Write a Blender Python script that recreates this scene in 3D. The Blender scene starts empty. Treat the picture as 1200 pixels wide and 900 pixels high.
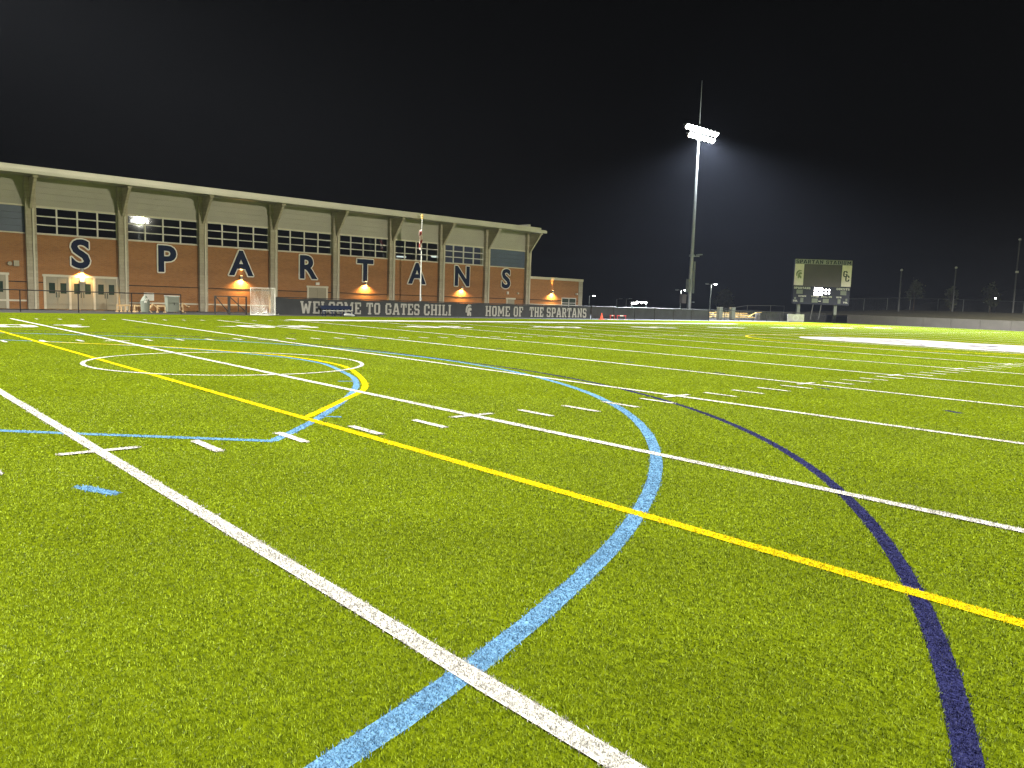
import bpy, math, random
import numpy as np
from mathutils import Matrix, Vector
random.seed(7)
RNG = np.random.default_rng(11)
YD = 0.9144
S = bpy.context.scene
COL = S.collection

# ------------------------------------------------------------------ helpers
class MB:
    """collects boxes, bars, tubes and sheets; build() links them as one mesh"""
    def __init__(s): s.v = []; s.f = []
    def add(s, vs, fs):
        o = len(s.v); s.v += [tuple(map(float, p)) for p in vs]; s.f += [tuple(i + o for i in q) for q in fs]; return s
    def box(s, x0, x1, y0, y1, z0, z1):
        return s.add([(x0,y0,z0),(x1,y0,z0),(x1,y1,z0),(x0,y1,z0),(x0,y0,z1),(x1,y0,z1),(x1,y1,z1),(x0,y1,z1)],
                     [(0,3,2,1),(4,5,6,7),(0,1,5,4),(1,2,6,5),(2,3,7,6),(3,0,4,7)])
    def bar(s, a, b, w, h=None):
        h = w if h is None else h
        a = Vector(a); b = Vector(b); d = (b - a).normalized()
        up = Vector((0,0,1)) if abs(d.z) < .95 else Vector((0,1,0))
        p = d.cross(up).normalized() * (w / 2); q = p.cross(d).normalized() * (h / 2)
        vs = [c + i * p + j * q for c in (a, b) for i, j in ((-1,-1),(1,-1),(1,1),(-1,1))]
        return s.add(vs, [(3,2,1,0),(4,5,6,7),(0,1,5,4),(1,2,6,5),(2,3,7,6),(3,0,4,7)])
    def tube(s, pts, r, n=8, caps=True):
        pts = [Vector(p) for p in pts]; rs = r if isinstance(r, (list, tuple)) else [r] * len(pts)
        base = len(s.v); vs = []; fs = []
        for i, p in enumerate(pts):
            d = (pts[min(i + 1, len(pts) - 1)] - pts[max(i - 1, 0)]).normalized()
            up = Vector((0,0,1)) if abs(d.z) < .9 else Vector((1,0,0))
            a = d.cross(up).normalized(); b = d.cross(a)
            vs += [p + rs[i] * (math.cos(2*math.pi*k/n) * a + math.sin(2*math.pi*k/n) * b) for k in range(n)]
        for i in range(len(pts) - 1):
            for k in range(n):
                k2 = (k + 1) % n; fs.append((i*n+k, i*n+k2, (i+1)*n+k2, (i+1)*n+k))
        if caps: fs += [tuple(range(n - 1, -1, -1)), tuple((len(pts)-1)*n + k for k in range(n))]
        return s.add(vs, fs)
    def prism(s, poly, axis, a, b):
        """polygon in the other two axes, extruded along axis from a to b"""
        def P(u, v, t): return {'x': (t,u,v), 'y': (u,t,v), 'z': (u,v,t)}[axis]
        n = len(poly)
        vs = [P(u, v, a) for u, v in poly] + [P(u, v, b) for u, v in poly]
        return s.add(vs, [tuple(range(n)), tuple(range(2*n-1, n-1, -1))] + [(i, i+n, (i+1)%n+n, (i+1)%n) for i in range(n)])
    def merge(s, o, M=None):
        return s.add([M @ Vector(p) for p in o.v] if M else o.v, o.f)
    def build(s, name, m, parent=None, smooth=False, fix=True):
        me = bpy.data.meshes.new(name); me.from_pydata(s.v, [], s.f)
        if fix:
            import bmesh
            bm = bmesh.new(); bm.from_mesh(me); bmesh.ops.recalc_face_normals(bm, faces=bm.faces); bm.to_mesh(me); bm.free()
        if smooth: me.polygons.foreach_set('use_smooth', [True] * len(me.polygons))
        me.materials.append(m)
        o = bpy.data.objects.new(name, me); COL.objects.link(o)
        if parent: o.parent = parent
        return o

def tag(o, label=None, cat=None, group=None, kind=None):
    if label: o['label'] = label
    if cat: o['category'] = cat
    if group: o['group'] = group
    if kind: o['kind'] = kind
    return o
def empty(name, loc=(0,0,0), rz=0.0):
    o = bpy.data.objects.new(name, None); COL.objects.link(o); o.location = loc; o.rotation_euler = (0,0,rz)
    o.empty_display_size = .2
    return o
def copy_tree(o, parent=None):
    c = o.copy(); COL.objects.link(c)
    if parent: c.parent = parent
    for ch in list(o.children): copy_tree(ch, c)
    return c

# ------------------------------------------------------------------ materials
def newmat(name):
    m = bpy.data.materials.new(name); m.use_nodes = True
    nt = m.node_tree; b = nt.nodes['Principled BSDF']
    return m, nt, b
def node(nt, t, **k):
    n = nt.nodes.new(t)
    for a, v in k.items(): setattr(n, a, v)
    return n
def mat(name, col, rough=.7, var=.12, scale=3.0, metal=0.0, spec=.4):
    m, nt, b = newmat(name)
    tc = node(nt, 'ShaderNodeTexCoord'); nz = node(nt, 'ShaderNodeTexNoise')
    nz.inputs['Scale'].default_value = scale; nz.inputs['Detail'].default_value = 5
    nt.links.new(tc.outputs['Object'], nz.inputs['Vector'])
    rp = node(nt, 'ShaderNodeValToRGB')
    rp.color_ramp.elements[0].position = .3; rp.color_ramp.elements[1].position = .7
    rp.color_ramp.elements[0].color = (*[c * (1 - var) for c in col], 1)
    rp.color_ramp.elements[1].color = (*[min(1, c * (1 + var)) for c in col], 1)
    nt.links.new(nz.outputs['Fac'], rp.inputs['Fac']); nt.links.new(rp.outputs['Color'], b.inputs['Base Color'])
    b.inputs['Roughness'].default_value = rough; b.inputs['Metallic'].default_value = metal
    b.inputs['Specular IOR Level'].default_value = spec
    return m
def emit(name, col, s):
    m, nt, b = newmat(name)
    b.inputs['Base Color'].default_value = (*col, 1)
    b.inputs['Emission Color'].default_value = (*col, 1); b.inputs['Emission Strength'].default_value = s
    m.cycles.emission_sampling = 'NONE'      # the lamps themselves are spot and point lights
    return m
def brick_mat(name, c1, c2, mortar, w=.20, h=.067, swap=True):
    m, nt, b = newmat(name)
    tc = node(nt, 'ShaderNodeTexCoord'); vec = tc.outputs['Object']
    if swap:
        sp = node(nt, 'ShaderNodeSeparateXYZ'); cb = node(nt, 'ShaderNodeCombineXYZ')
        ad = node(nt, 'ShaderNodeMath'); nt.links.new(vec, sp.inputs[0])
        nt.links.new(sp.outputs[0], ad.inputs[0]); nt.links.new(sp.outputs[1], ad.inputs[1])
        nt.links.new(ad.outputs[0], cb.inputs[0]); nt.links.new(sp.outputs[2], cb.inputs[1]); vec2 = cb.outputs[0]
    br = node(nt, 'ShaderNodeTexBrick'); br.inputs['Scale'].default_value = 1
    br.inputs['Color1'].default_value = (*c1, 1); br.inputs['Color2'].default_value = (*c2, 1); br.inputs['Mortar'].default_value = (*mortar, 1)
    br.inputs['Brick Width'].default_value = w; br.inputs['Row Height'].default_value = h; br.inputs['Mortar Size'].default_value = .008
    nt.links.new(vec2, br.inputs['Vector'])
    nz = node(nt, 'ShaderNodeTexNoise'); nz.inputs['Scale'].default_value = .7; nz.inputs['Detail'].default_value = 8
    mp = node(nt, 'ShaderNodeMapping'); mp.inputs['Scale'].default_value = (.4, .4, 3.0)
    nt.links.new(tc.outputs['Object'], mp.inputs[0]); nt.links.new(mp.outputs[0], nz.inputs['Vector'])
    mr = node(nt, 'ShaderNodeMapRange'); mr.inputs[3].default_value = .72; mr.inputs[4].default_value = 1.28
    nt.links.new(nz.outputs['Fac'], mr.inputs[0])
    mx = node(nt, 'ShaderNodeMix', data_type='RGBA', blend_type='MULTIPLY'); mx.inputs[0].default_value = 1
    nt.links.new(br.outputs['Color'], mx.inputs[6]); nt.links.new(mr.outputs[0], mx.inputs[7])
    nt.links.new(mx.outputs[2], b.inputs['Base Color'])
    b.inputs['Roughness'].default_value = .85
    return m
def glass_mat(name):
    m, nt, b = newmat(name); nt.nodes.remove(b)
    tr = node(nt, 'ShaderNodeBsdfTransparent'); tr.inputs[0].default_value = (.45, .5, .52, 1)
    gl = node(nt, 'ShaderNodeBsdfGlossy'); gl.inputs['Roughness'].default_value = .02; gl.inputs[0].default_value = (.9, .95, 1, 1)
    fr = node(nt, 'ShaderNodeFresnel'); fr.inputs[0].default_value = 1.7
    mx = node(nt, 'ShaderNodeMixShader')
    nt.links.new(fr.outputs[0], mx.inputs[0]); nt.links.new(tr.outputs[0], mx.inputs[1]); nt.links.new(gl.outputs[0], mx.inputs[2])
    nt.links.new(mx.outputs[0], nt.nodes['Material Output'].inputs[0])
    return m
def mesh_mat(name, col, freq, thick, rough=.6, axes='xz', base=0.0):
    """woven or chain link mesh: real holes between diagonal strands"""
    m, nt, b = newmat(name)
    b.inputs['Base Color'].default_value = (*col, 1); b.inputs['Roughness'].default_value = rough
    tc = node(nt, 'ShaderNodeTexCoord'); sp = node(nt, 'ShaderNodeSeparateXYZ'); nt.links.new(tc.outputs['Object'], sp.inputs[0])
    ad0 = node(nt, 'ShaderNodeMath'); nt.links.new(sp.outputs[0], ad0.inputs[0]); nt.links.new(sp.outputs[1], ad0.inputs[1])
    outs = []
    for op in ('ADD', 'SUBTRACT'):
        a = node(nt, 'ShaderNodeMath', operation=op); nt.links.new(ad0.outputs[0], a.inputs[0]); nt.links.new(sp.outputs[2], a.inputs[1])
        k = node(nt, 'ShaderNodeMath', operation='MULTIPLY'); k.inputs[1].default_value = freq; nt.links.new(a.outputs[0], k.inputs[0])
        fr = node(nt, 'ShaderNodeMath', operation='FRACT'); nt.links.new(k.outputs[0], fr.inputs[0])
        lt = node(nt, 'ShaderNodeMath', operation='LESS_THAN'); lt.inputs[1].default_value = thick; nt.links.new(fr.outputs[0], lt.inputs[0])
        outs.append(lt)
    mxm = node(nt, 'ShaderNodeMath', operation='MAXIMUM'); nt.links.new(outs[0].outputs[0], mxm.inputs[0]); nt.links.new(outs[1].outputs[0], mxm.inputs[1])
    nt.links.new(mxm.outputs[0], b.inputs['Alpha'])
    return m

def turf_mat(name, dark, light, scale, island=False):
    """short turf fibres: fine speckle, tufts and broad uneven pile"""
    m, nt, b = newmat(name)
    g = node(nt, 'ShaderNodeNewGeometry')
    n1 = node(nt, 'ShaderNodeTexNoise'); n1.inputs['Scale'].default_value = scale; n1.inputs['Detail'].default_value = 3 if scale > 40 else 7; n1.inputs['Roughness'].default_value = .7 if scale > 40 else .82
    nt.links.new(g.outputs['Position'], n1.inputs['Vector'])
    n2 = node(nt, 'ShaderNodeTexNoise'); n2.inputs['Scale'].default_value = .8; n2.inputs['Detail'].default_value = 6
    nt.links.new(g.outputs['Position'], n2.inputs['Vector'])
    rp = node(nt, 'ShaderNodeValToRGB'); e = rp.color_ramp.elements
    e[0].position = .36; e[0].color = (*dark, 1); e[1].position = .64; e[1].color = (*light, 1)
    if island:
        nt.links.new(g.outputs['Random Per Island'], rp.inputs['Fac']); e[0].position = 0; e[1].position = 1
    else: nt.links.new(n1.outputs['Fac'], rp.inputs['Fac'])
    mr = node(nt, 'ShaderNodeMapRange'); mr.inputs[1].default_value = .3; mr.inputs[2].default_value = .7
    mr.inputs[3].default_value = .9; mr.inputs[4].default_value = 1.1
    nt.links.new(n2.outputs['Fac'], mr.inputs[0])
    mx = node(nt, 'ShaderNodeMix', data_type='RGBA', blend_type='MULTIPLY'); mx.inputs[0].default_value = 1
    nt.links.new(rp.outputs['Color'], mx.inputs[6]); nt.links.new(mr.outputs[0], mx.inputs[7])
    nt.links.new(mx.outputs[2], b.inputs['Base Color'])
    b.inputs['Roughness'].default_value = .5 if island else .75
    b.inputs['Specular IOR Level'].default_value = .08 if island else .0
    if not island:
        bp = node(nt, 'ShaderNodeBump'); bp.inputs['Strength'].default_value = .5; bp.inputs['Distance'].default_value = .02
        nt.links.new(n1.outputs['Fac'], bp.inputs['Height']); nt.links.new(bp.outputs[0], b.inputs['Normal'])
    return m

M = {}
M['turf'] = turf_mat('turf_green', (.034,.052,.001), (.170,.218,.006), 22)
M['blade'] = turf_mat('turf_blades_green', (.028,.045,.002), (.225,.290,.018), 55, True)
PAINT = {'white': ((.52,.50,.46), (.76,.74,.70)), 'yellow': ((.56,.42,.004), (.76,.61,.008)),
         'blue': ((.075,.18,.34), (.18,.36,.56)), 'navy': ((.008,.009,.042), (.038,.041,.13)), 'teal': ((.03,.10,.12), (.07,.18,.2))}
for k, (a, b_) in PAINT.items():
    M[k] = turf_mat('turf_paint_' + k, a, b_, 70); M[k + '_blade'] = turf_mat('turf_blades_' + k, tuple(c * (.24 if k == 'white' else .38) for c in a), tuple(c * (.56 if k == 'white' else .84) for c in b_), 70, True)
M['brick'] = brick_mat('red_brown_brick', (.37,.155,.042), (.30,.117,.032), (.28,.19,.11))
M['block'] = brick_mat('tan_block', (.42,.38,.29), (.37,.33,.25), (.30,.27,.2), .4, .2)
M['siding'] = mat('beige_siding', (.36,.345,.29), .6, .07, .6)
M['cream'] = mat('cream_paint', (.56,.52,.41), .5, .05, 2)
M['fascia'] = mat('pale_metal_fascia', (.47,.455,.38), .45, .08, .5, .1)
M['frame'] = mat('pale_window_frame', (.62,.60,.54), .5, .05, 2)
M['glass'] = glass_mat('window_glass')
M['bluepanel'] = mat('slate_blue_panel', (.075,.10,.155), .5, .1, .8)
M['navy_paint'] = mat('navy_letter', (.014,.022,.055), .85, .1, 2, 0, .15)
M['white_paint'] = mat('white_letter_edge', (.75,.73,.66), .5, .05, 2)
M['door'] = mat('tan_door', (.29,.26,.18), .5, .06, 1)
M['darkglass'] = mat('door_glass', (.03,.05,.04), .08, .1, 2, 0, .8)
M['dark'] = mat('dark_interior', (.02,.02,.022), .9, .1)
M['black'] = mat('black_metal', (.016,.014,.014), .45, .2)
M['asphalt'] = mat('dark_asphalt', (.028,.028,.031), .9, .25, 6)
M['earth'] = mat('night_ground', (.03,.034,.02), .95, .3, .3)
M['concrete'] = mat('grey_concrete', (.135,.12,.105), .9, .1, .8)
M['windscreen'] = mat('charcoal_windscreen', (.035,.037,.042), .85, .18, 1.2)
M['print'] = mat('banner_print', (.33,.32,.30), .7, .1, 3)
M['galv'] = mat('galvanised_steel', (.42,.43,.41), .45, .1, 2, .5)
M['greybox'] = mat('grey_green_cabinet', (.19,.21,.17), .6, .08, 2)
M['lens'] = emit('flood_lens', (1,.97,.93), 14)
M['housing'] = mat('lamp_housing', (.30,.30,.30), .4, .1, 3, .6)
M['warm'] = emit('sconce_lens', (1,.62,.22), 12)
M['cool'] = emit('street_lamp_lens', (.95,1,.98), 40)
M['tube'] = emit('ceiling_tube', (.95,1,.9), 1.6)
M['digit'] = emit('scoreboard_digits', (1,.93,.86), 25)
M['white_plastic'] = mat('white_plastic', (.72,.70,.64), .5, .06, 3)
M['wood'] = mat('varnished_pale_wood', (.60,.42,.22), .5, .15, 8)
M['gold'] = mat('gold_finial_lamplit_bleacher', (.78,.52,.17), .4, .15, 4)  # aluminium bleachers carry warm lamplight in this colour; the flagpole ball is gold
M['net'] = mesh_mat('white_cord_net', (.82,.80,.74), 14, .14)
M['link'] = mesh_mat('chain_link', (.10,.10,.095), 9, .12)
M['orange'] = mat('orange_plastic', (.85,.09,.03), .5, .05, 4)
M['red'] = mat('red_paint', (.5,.03,.04), .5, .1, 4)
M['navyboard'] = mat('navy_scoreboard', (.008,.010,.028), .6, .15, 1)
M['screen'] = mat('unlit_screen', (.085,.068,.058), .5, .08, .6)
M['paper'] = mat('pale_sign_panel', (.92,.82,.82), .6, .06, 2)
M['leaf'] = mat('dark_leaf', (.13,.14,.075), .8, .35, 2)
M['bark'] = mat('bark', (.12,.09,.06), .9, .2, 5)
M['slope'] = mat('dry_slope_grass', (.050,.042,.016), .95, .4, 1.2)
M['mast'] = mat('weathered_mast', (.11,.11,.10), .6, .1, 2)
M['hill'] = mat('wooded_hill', (.09,.09,.08), .95, .4, .08)
M['greyprint'] = mat('grey_green_print', (.30,.32,.22), .6, .3, 3)

# ------------------------------------------------------------------ block lettering
def rc(*a): return ('r',) + a
def dg(*a): return ('d',) + a
GL = {
 'A': (.86, [dg(.12,0,.38,1,.2), dg(.74,0,.48,1,.2), rc(.25,.24,.62,.38), rc(0,0,.32,.13), rc(.54,0,.86,.13), rc(.24,.88,.56,1)]),
 'B': (.72, [rc(.06,0,.27,1), rc(0,.86,.6,1), rc(0,0,.6,.14), rc(.27,.44,.58,.57), rc(.5,.52,.7,.9), rc(.52,.1,.72,.48)]),
 'C': (.68, [rc(0,.13,.21,.87), rc(.08,.85,.6,1), rc(.08,0,.6,.15), rc(.47,.62,.68,.88), rc(.47,.12,.68,.36)]),
 'D': (.72, [rc(.06,0,.27,1), rc(0,.86,.6,1), rc(0,0,.6,.14), rc(.5,.12,.72,.88)]),
 'E': (.68, [rc(.06,0,.27,1), rc(0,.86,.68,1), rc(0,0,.68,.14), rc(.27,.43,.48,.57), rc(.55,.66,.68,.88), rc(.55,.12,.68,.34)]),
 'F': (.66, [rc(.06,0,.27,1), rc(0,.86,.66,1), rc(0,0,.36,.13), rc(.27,.43,.48,.57), rc(.53,.64,.66,.88)]),
 'G': (.72, [rc(0,.13,.21,.87), rc(.08,.85,.62,1), rc(.08,0,.62,.15), rc(.5,.64,.7,.88), rc(.5,.1,.71,.44), rc(.36,.38,.72,.5)]),
 'H': (.80, [rc(.06,0,.27,1), rc(.53,0,.74,1), rc(.25,.43,.55,.57), rc(0,.88,.33,1), rc(0,0,.33,.12), rc(.47,.88,.8,1), rc(.47,0,.8,.12)]),
 'I': (.34, [rc(.065,0,.275,1), rc(0,.87,.34,1), rc(0,0,.34,.13)]),
 'L': (.64, [rc(.06,0,.27,1), rc(0,0,.64,.14), rc(0,.88,.34,1), rc(.51,.12,.64,.38)]),
 'M': (.98, [rc(.06,0,.24,1), rc(.74,0,.92,1), dg(.16,.98,.49,.25,.19), dg(.82,.98,.49,.25,.19), rc(0,0,.32,.12), rc(.66,0,.98,.12), rc(0,.88,.26,1), rc(.72,.88,.98,1)]),
 'N': (.82, [rc(.06,0,.24,1), rc(.58,0,.76,1), dg(.15,.98,.67,.02,.19), rc(0,0,.32,.12), rc(.5,.88,.82,1), rc(0,.88,.26,1)]),
 'O': (.68, [rc(0,.13,.21,.87), rc(.47,.13,.68,.87), rc(.08,.85,.6,1), rc(.08,0,.6,.15)]),
 'P': (.70, [rc(.06,0,.27,1), rc(0,.86,.6,1), rc(0,0,.37,.13), rc(.27,.38,.6,.52), rc(.49,.44,.7,.92)]),
 'Q': (.70, [rc(0,.13,.21,.87), rc(.47,.13,.68,.87), rc(.08,.85,.6,1), rc(.08,0,.6,.15), dg(.4,.3,.68,-.05,.14)]),
 'R': (.78, [rc(.06,0,.27,1), rc(0,.86,.6,1), rc(0,0,.35,.13), rc(.27,.42,.6,.55), rc(.5,.48,.7,.92), dg(.45,.48,.63,.04,.2), rc(.52,0,.78,.12)]),
 'S': (.68, [rc(.06,.85,.6,1), rc(.06,0,.62,.15), rc(0,.54,.21,.9), rc(.47,.1,.68,.48), rc(.08,.42,.6,.58), rc(.5,.68,.66,.9), rc(.01,.1,.17,.32)]),
 'T': (.72, [rc(.255,0,.465,1), rc(0,.86,.72,1), rc(.17,0,.55,.13), rc(0,.64,.13,.88), rc(.59,.64,.72,.88)]),
 'U': (.74, [rc(.06,.12,.27,1), rc(.47,.12,.68,1), rc(.1,0,.64,.15), rc(0,.88,.33,1), rc(.41,.88,.74,1)]),
 'W': (1.1, [dg(.14,1,.32,0,.2), dg(.55,.8,.34,0,.17), dg(.55,.8,.76,0,.17), dg(.96,1,.78,0,.2), rc(0,.88,.32,1), rc(.78,.88,1.1,1)]),
 '0': (.68, [rc(0,.13,.21,.87), rc(.47,.13,.68,.87), rc(.08,.85,.6,1), rc(.08,0,.6,.15)]),
 '1': (.5, [rc(.15,0,.36,1), rc(0,0,.5,.14), rc(.02,.72,.16,.86)]),
 '2': (.68, [rc(.05,.85,.6,1), rc(.47,.5,.68,.9), rc(.06,.42,.6,.57), rc(0,.08,.21,.46), rc(0,0,.68,.14), rc(0,.66,.18,.88)]),
 '3': (.68, [rc(.05,.85,.6,1), rc(.47,.5,.68,.9), rc(.2,.43,.6,.57), rc(.47,.1,.68,.5), rc(.05,0,.6,.15), rc(0,.66,.18,.88), rc(0,.12,.18,.34)]),
 '4': (.7, [rc(.42,0,.63,1), dg(.48,.97,.08,.36,.18), rc(0,.24,.7,.38), rc(.32,0,.7,.12)]),
 '5': (.68, [rc(.02,.85,.66,1), rc(.02,.45,.21,.9), rc(.02,.45,.6,.6), rc(.47,.1,.68,.54), rc(.04,0,.6,.15), rc(0,.12,.18,.32)]),
}
def slab(text, h, gap=.13, space=.42, widths=1.0, step=.0005, d=.004, scale_to=None):
    """block letters in local x (right), z (up); faces look to -y; every stroke sits a hair above the last"""
    mb = MB(); x = 0.0; k = 0
    for ch in text:
        if ch == ' ': x += space; continue
        w, strokes = GL[ch]
        for st in strokes:
            y0 = -(d + step * (k % 14)); k += 1
            if st[0] == 'r':
                _, x0, z0, x1, z1 = st
                c = .035 if (x1 - x0) > .1 else 0
                poly = [(x0+c,z0),(x1-c,z0),(x1,z0+c),(x1,z1-c),(x1-c,z1),(x0+c,z1),(x0,z1-c),(x0,z0+c)] if c and (z1-z0) > .11 else [(x0,z0),(x1,z0),(x1,z1),(x0,z1)]
            else:
                _, x0, z0, x1, z1, t = st
                poly = [(x0-t/2,z0),(x0+t/2,z0),(x1+t/2,z1),(x1-t/2,z1)]
            mb.prism([((x + a) * h * widths, b * h) for a, b in poly], 'y', y0, 0.0)
        x += w + gap
    W = (x - gap) * h * widths
    if scale_to:
        f = scale_to / W; mb.v = [(p[0]*f, p[1], p[2]) for p in mb.v]; W = scale_to
    return mb, W

# ------------------------------------------------------------------ camera
cam_d = bpy.data.cameras.new('camera'); cam = bpy.data.objects.new('camera', cam_d); COL.objects.link(cam)
CP = Vector((-1.9774, -7.9851, 1.5675))
r_ = Vector((.7427183,-.6687520,.0337668)); u_ = Vector((.0472041,.1025943,.9936026)); f_ = Vector((.6679380,.7363730,-.1077665))
cam.matrix_world = Matrix(((r_.x,u_.x,-f_.x,CP.x),(r_.y,u_.y,-f_.y,CP.y),(r_.z,u_.z,-f_.z,CP.z),(0,0,0,1)))
cam_d.sensor_width = 36; cam_d.lens = 908.3 / 1200 * 36; cam_d.clip_end = 4000; cam_d.clip_start = .05
S.camera = cam

# ------------------------------------------------------------------ ground
MB().add([(-450,-450,-.02),(450,-450,-.02),(450,450,-.02),(-450,450,-.02)], [(0,1,2,3)]).build('ground', M['earth'])
tag(bpy.data.objects['ground'], 'dark unlit ground stretching away beyond the stadium', 'ground', kind='structure')
o = MB().add([(-40,-60,-.008),(101.6,-60,-.008),(101.6,60,-.008),(-40,60,-.008)], [(0,1,2,3)]).build('path', M['asphalt'])
tag(o, 'dark asphalt strip around the turf, before fence and gymnasium', 'path', kind='structure')
TX0, TX1, TY0, TY1 = -17.0, 99.4, -22.0, 40.6
o = MB().add([(TX0,TY0,0),(TX1,TY0,0),(TX1,TY1,0),(TX0,TY1,0)], [(0,1,2,3)]).build('turf', M['turf'])
tag(o, 'bright green artificial turf sports field under floodlights', 'turf', kind='structure')

# ---- field markings: each is a polyline with a width; the turf blades above it carry its paint
MARK = []     # (name, label, paint, z, [polylines], width)
def yd(pts): return [(a * YD, b * YD) for a, b in pts]
def arc(cx, cy, r, a0, a1, n=64): return [(cx + r*math.cos(math.radians(a0+(a1-a0)*i/n)), cy + r*math.sin(math.radians(a0+(a1-a0)*i/n))) for i in range(n+1)]
ZN, ZB, ZY, ZW = .002, .0045, .007, .0095
def smooth(pts, n=8):
    out = []
    P = [pts[0]] + pts + [pts[-1]]
    for i in range(1, len(P) - 2):
        p0, p1, p2, p3 = [np.array(q, float) for q in P[i-1:i+3]]
        for k in range(n):
            t = k / n
            out.append(tuple(.5*((2*p1)+(-p0+p2)*t+(2*p0-5*p1+4*p2-p3)*t*t+(-p0+3*p1-3*p2+p3)*t**3)))
    return out + [tuple(pts[-1])]
# navy field hockey circle and its dashed outer circle
navy = arc(-5, 6.89, 15.95, -90, 0) + arc(-5, 10.89, 15.95, 0, 90)
MARK.append(('hockey_circle_line', 'navy curved line sweeping round to the lower right', 'navy', ZN, [yd(navy)], .10))
dash = []
for k in range(-8, 1):
    a = -2.3 - 9.6 * -k if k else -2.6
    dash.append(yd(arc(-5, 6.89, 20.85, a - .45, a + .45, 3))); dash.append([(x, 2*8.89*YD - y) for x, y in dash[-1]])
MARK.append(('dashed_circle_line', 'short navy dashes outside the long navy curve', 'navy', ZN, dash, .11))
# light blue circle, light blue fan, yellow arc, white crease
MARK.append(('light_blue_circle_line', 'broad light blue curved line crossing the nearest white line', 'blue', ZB, [yd(arc(-5, 8.89, 15.8, -100, 100, 90))], .12))
fan = [(-3.9,4.95),(-.59,1.83),(.14,1.13),(1.72,-.36)]
fan2 = smooth([(1.74,-.36),(3.04,.96),(4.86,3.18),(5.97,4.97),(6.6,6.63),(7.1,8.3),(7.18,9.4)])
mir = lambda pts, c=9.4: [(a, 2*c - b) for a, b in pts]
MARK.append(('light_blue_fan_line', 'light blue fan marking with a corner, inside the yellow arc', 'blue', ZB, [yd(fan), yd(fan2), yd(mir(fan2)), yd(mir(fan))], .105))
MARK.append(('light_blue_dash', 'lone light blue dash beside the nearest white line', 'blue', ZB, [[(-.475,-1.36),(-.33,-1.71)]], .1))
MARK.append(('light_blue_tick', 'small light blue ticks on the fan marking', 'blue', ZB, [[(5.03,4.42),(5.33,4.29)], [(2.79,.95),(3.01,.75)]], .06))
arcy = smooth([(2.89,1.04),(4.1,2.25),(5.38,3.63),(6.47,5.67),(7.25,7.7),(7.42,9.4)])
MARK.append(('yellow_arc_line', 'yellow arc ending on the long yellow line', 'yellow', ZY, [yd(arcy), yd(mir(arcy))], .105))
MARK.append(('yellow_line', 'long straight yellow line crossing the field', 'yellow', ZY, [yd([(2.81,-22),(2.81,35.4)])], .112))
MARK.append(('yellow_centre_circle_line', 'distant yellow circle around the midfield emblem', 'yellow', ZY, [yd(arc(45, 8.89, 9.3, 0, 360, 80))], .12))
MARK.append(('crease_line', 'thin white circle crossed by the yellow line', 'white', ZW, [yd(arc(5.25, 9.5, 3.1, 0, 360, 60))], .08))
# yard lines
for i, X in enumerate(range(-5, 100, 5)):
    w = .2 if X in (95, -5) else .105 if X == 0 else .122
    lab = {0: 'nearest white yard line, running to the bottom of the view', 5: 'second white yard line, crossed by blue curve and yellow arc',
           10: 'third white yard line, grazed by the navy curve'}.get(X, 'white yard line number %d counted from the nearest one' % (X // 5 + 1))
    if X < 0: lab = 'broad white goal line off to the left'
    if X == 95: lab = 'broad white goal line before the grey concrete wall'
    MARK.append(('yard_line', lab, 'white', ZW, [yd([(X,-17.78),(X,35.3)])], w))
hash_n, hash_f, side = [], [], []
for X in range(-4, 95):
    if X % 5:
        hash_n.append(yd([(X,.06),(X,-.64)])); hash_f.append(yd([(X,17.68),(X,18.4)]))
        side.append(yd([(X,34.6),(X,35.2)])); side.append(yd([(X,-17.1),(X,-17.6)]))
    else:
        hash_n.append(yd([(X-.36,0),(X+.36,0)])); hash_f.append(yd([(X-.36,17.78),(X+.36,17.78)]))
ZH = ZW + .0025
MARK.append(('hash_marks', 'near row of white hash marks and crosses', 'white', ZH, hash_n, .095))
MARK.append(('hash_marks', 'far row of white hash marks and crosses', 'white', ZH, hash_f, .1))
MARK.append(('sideline_ticks', 'short white ticks along the far sideline', 'white', ZH, side, .1))
MARK.append(('sideline', 'broad white band along the far sideline before the banner', 'white', ZW, [yd([(20,36.4),(70,36.4)])], 1.5))
MARK.append(('end_line', 'white end line before the grey concrete wall', 'white', ZW, [yd([(105,-17.78),(105,35.5)])], .3))

def jitter_line(pl, w, closed=False):
    """strip along a polyline, edge slightly frayed near the viewer"""
    P = [np.array(p, float) for p in pl]; Q = [P[0]]
    for a, b in zip(P[:-1], P[1:]):
        L = np.linalg.norm(b - a)
        near = min(np.hypot(*(a - np.array(CP[:2]))), np.hypot(*(b - np.array(CP[:2])))) < 14 or L > 14
        n = max(1, int(L / (.5 if near else 40)))
        for i in range(1, n + 1): Q.append(a + (b - a) * i / n)
    Q = np.array(Q); T = np.gradient(Q, axis=0); T /= np.linalg.norm(T, axis=1)[:, None] + 1e-9
    N = np.stack([-T[:, 1], T[:, 0]], 1)
    j = RNG.normal(0, w * .02, (len(Q), 2))
    return Q + N * (w/2 + j[:, :1]), Q - N * (w/2 + j[:, 1:])
MARKOBJ = {}
for mi, (name, lab, paint, z, lines, w) in enumerate(MARK):
    mb = MB()
    for li, pl in enumerate(lines):
        A, B = jitter_line(pl, w)
        n = len(A); zz = z + .0003 * (li % 3)
        mb.add([(a[0], a[1], zz) for a in A] + [(b[0], b[1], zz) for b in B], [(i, n+i, n+i+1, i+1) for i in range(n-1)])
    ob = mb.build(name, M[paint], fix=False); tag(ob, lab, 'field marking', kind='structure'); MARKOBJ[mi] = ob

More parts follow.
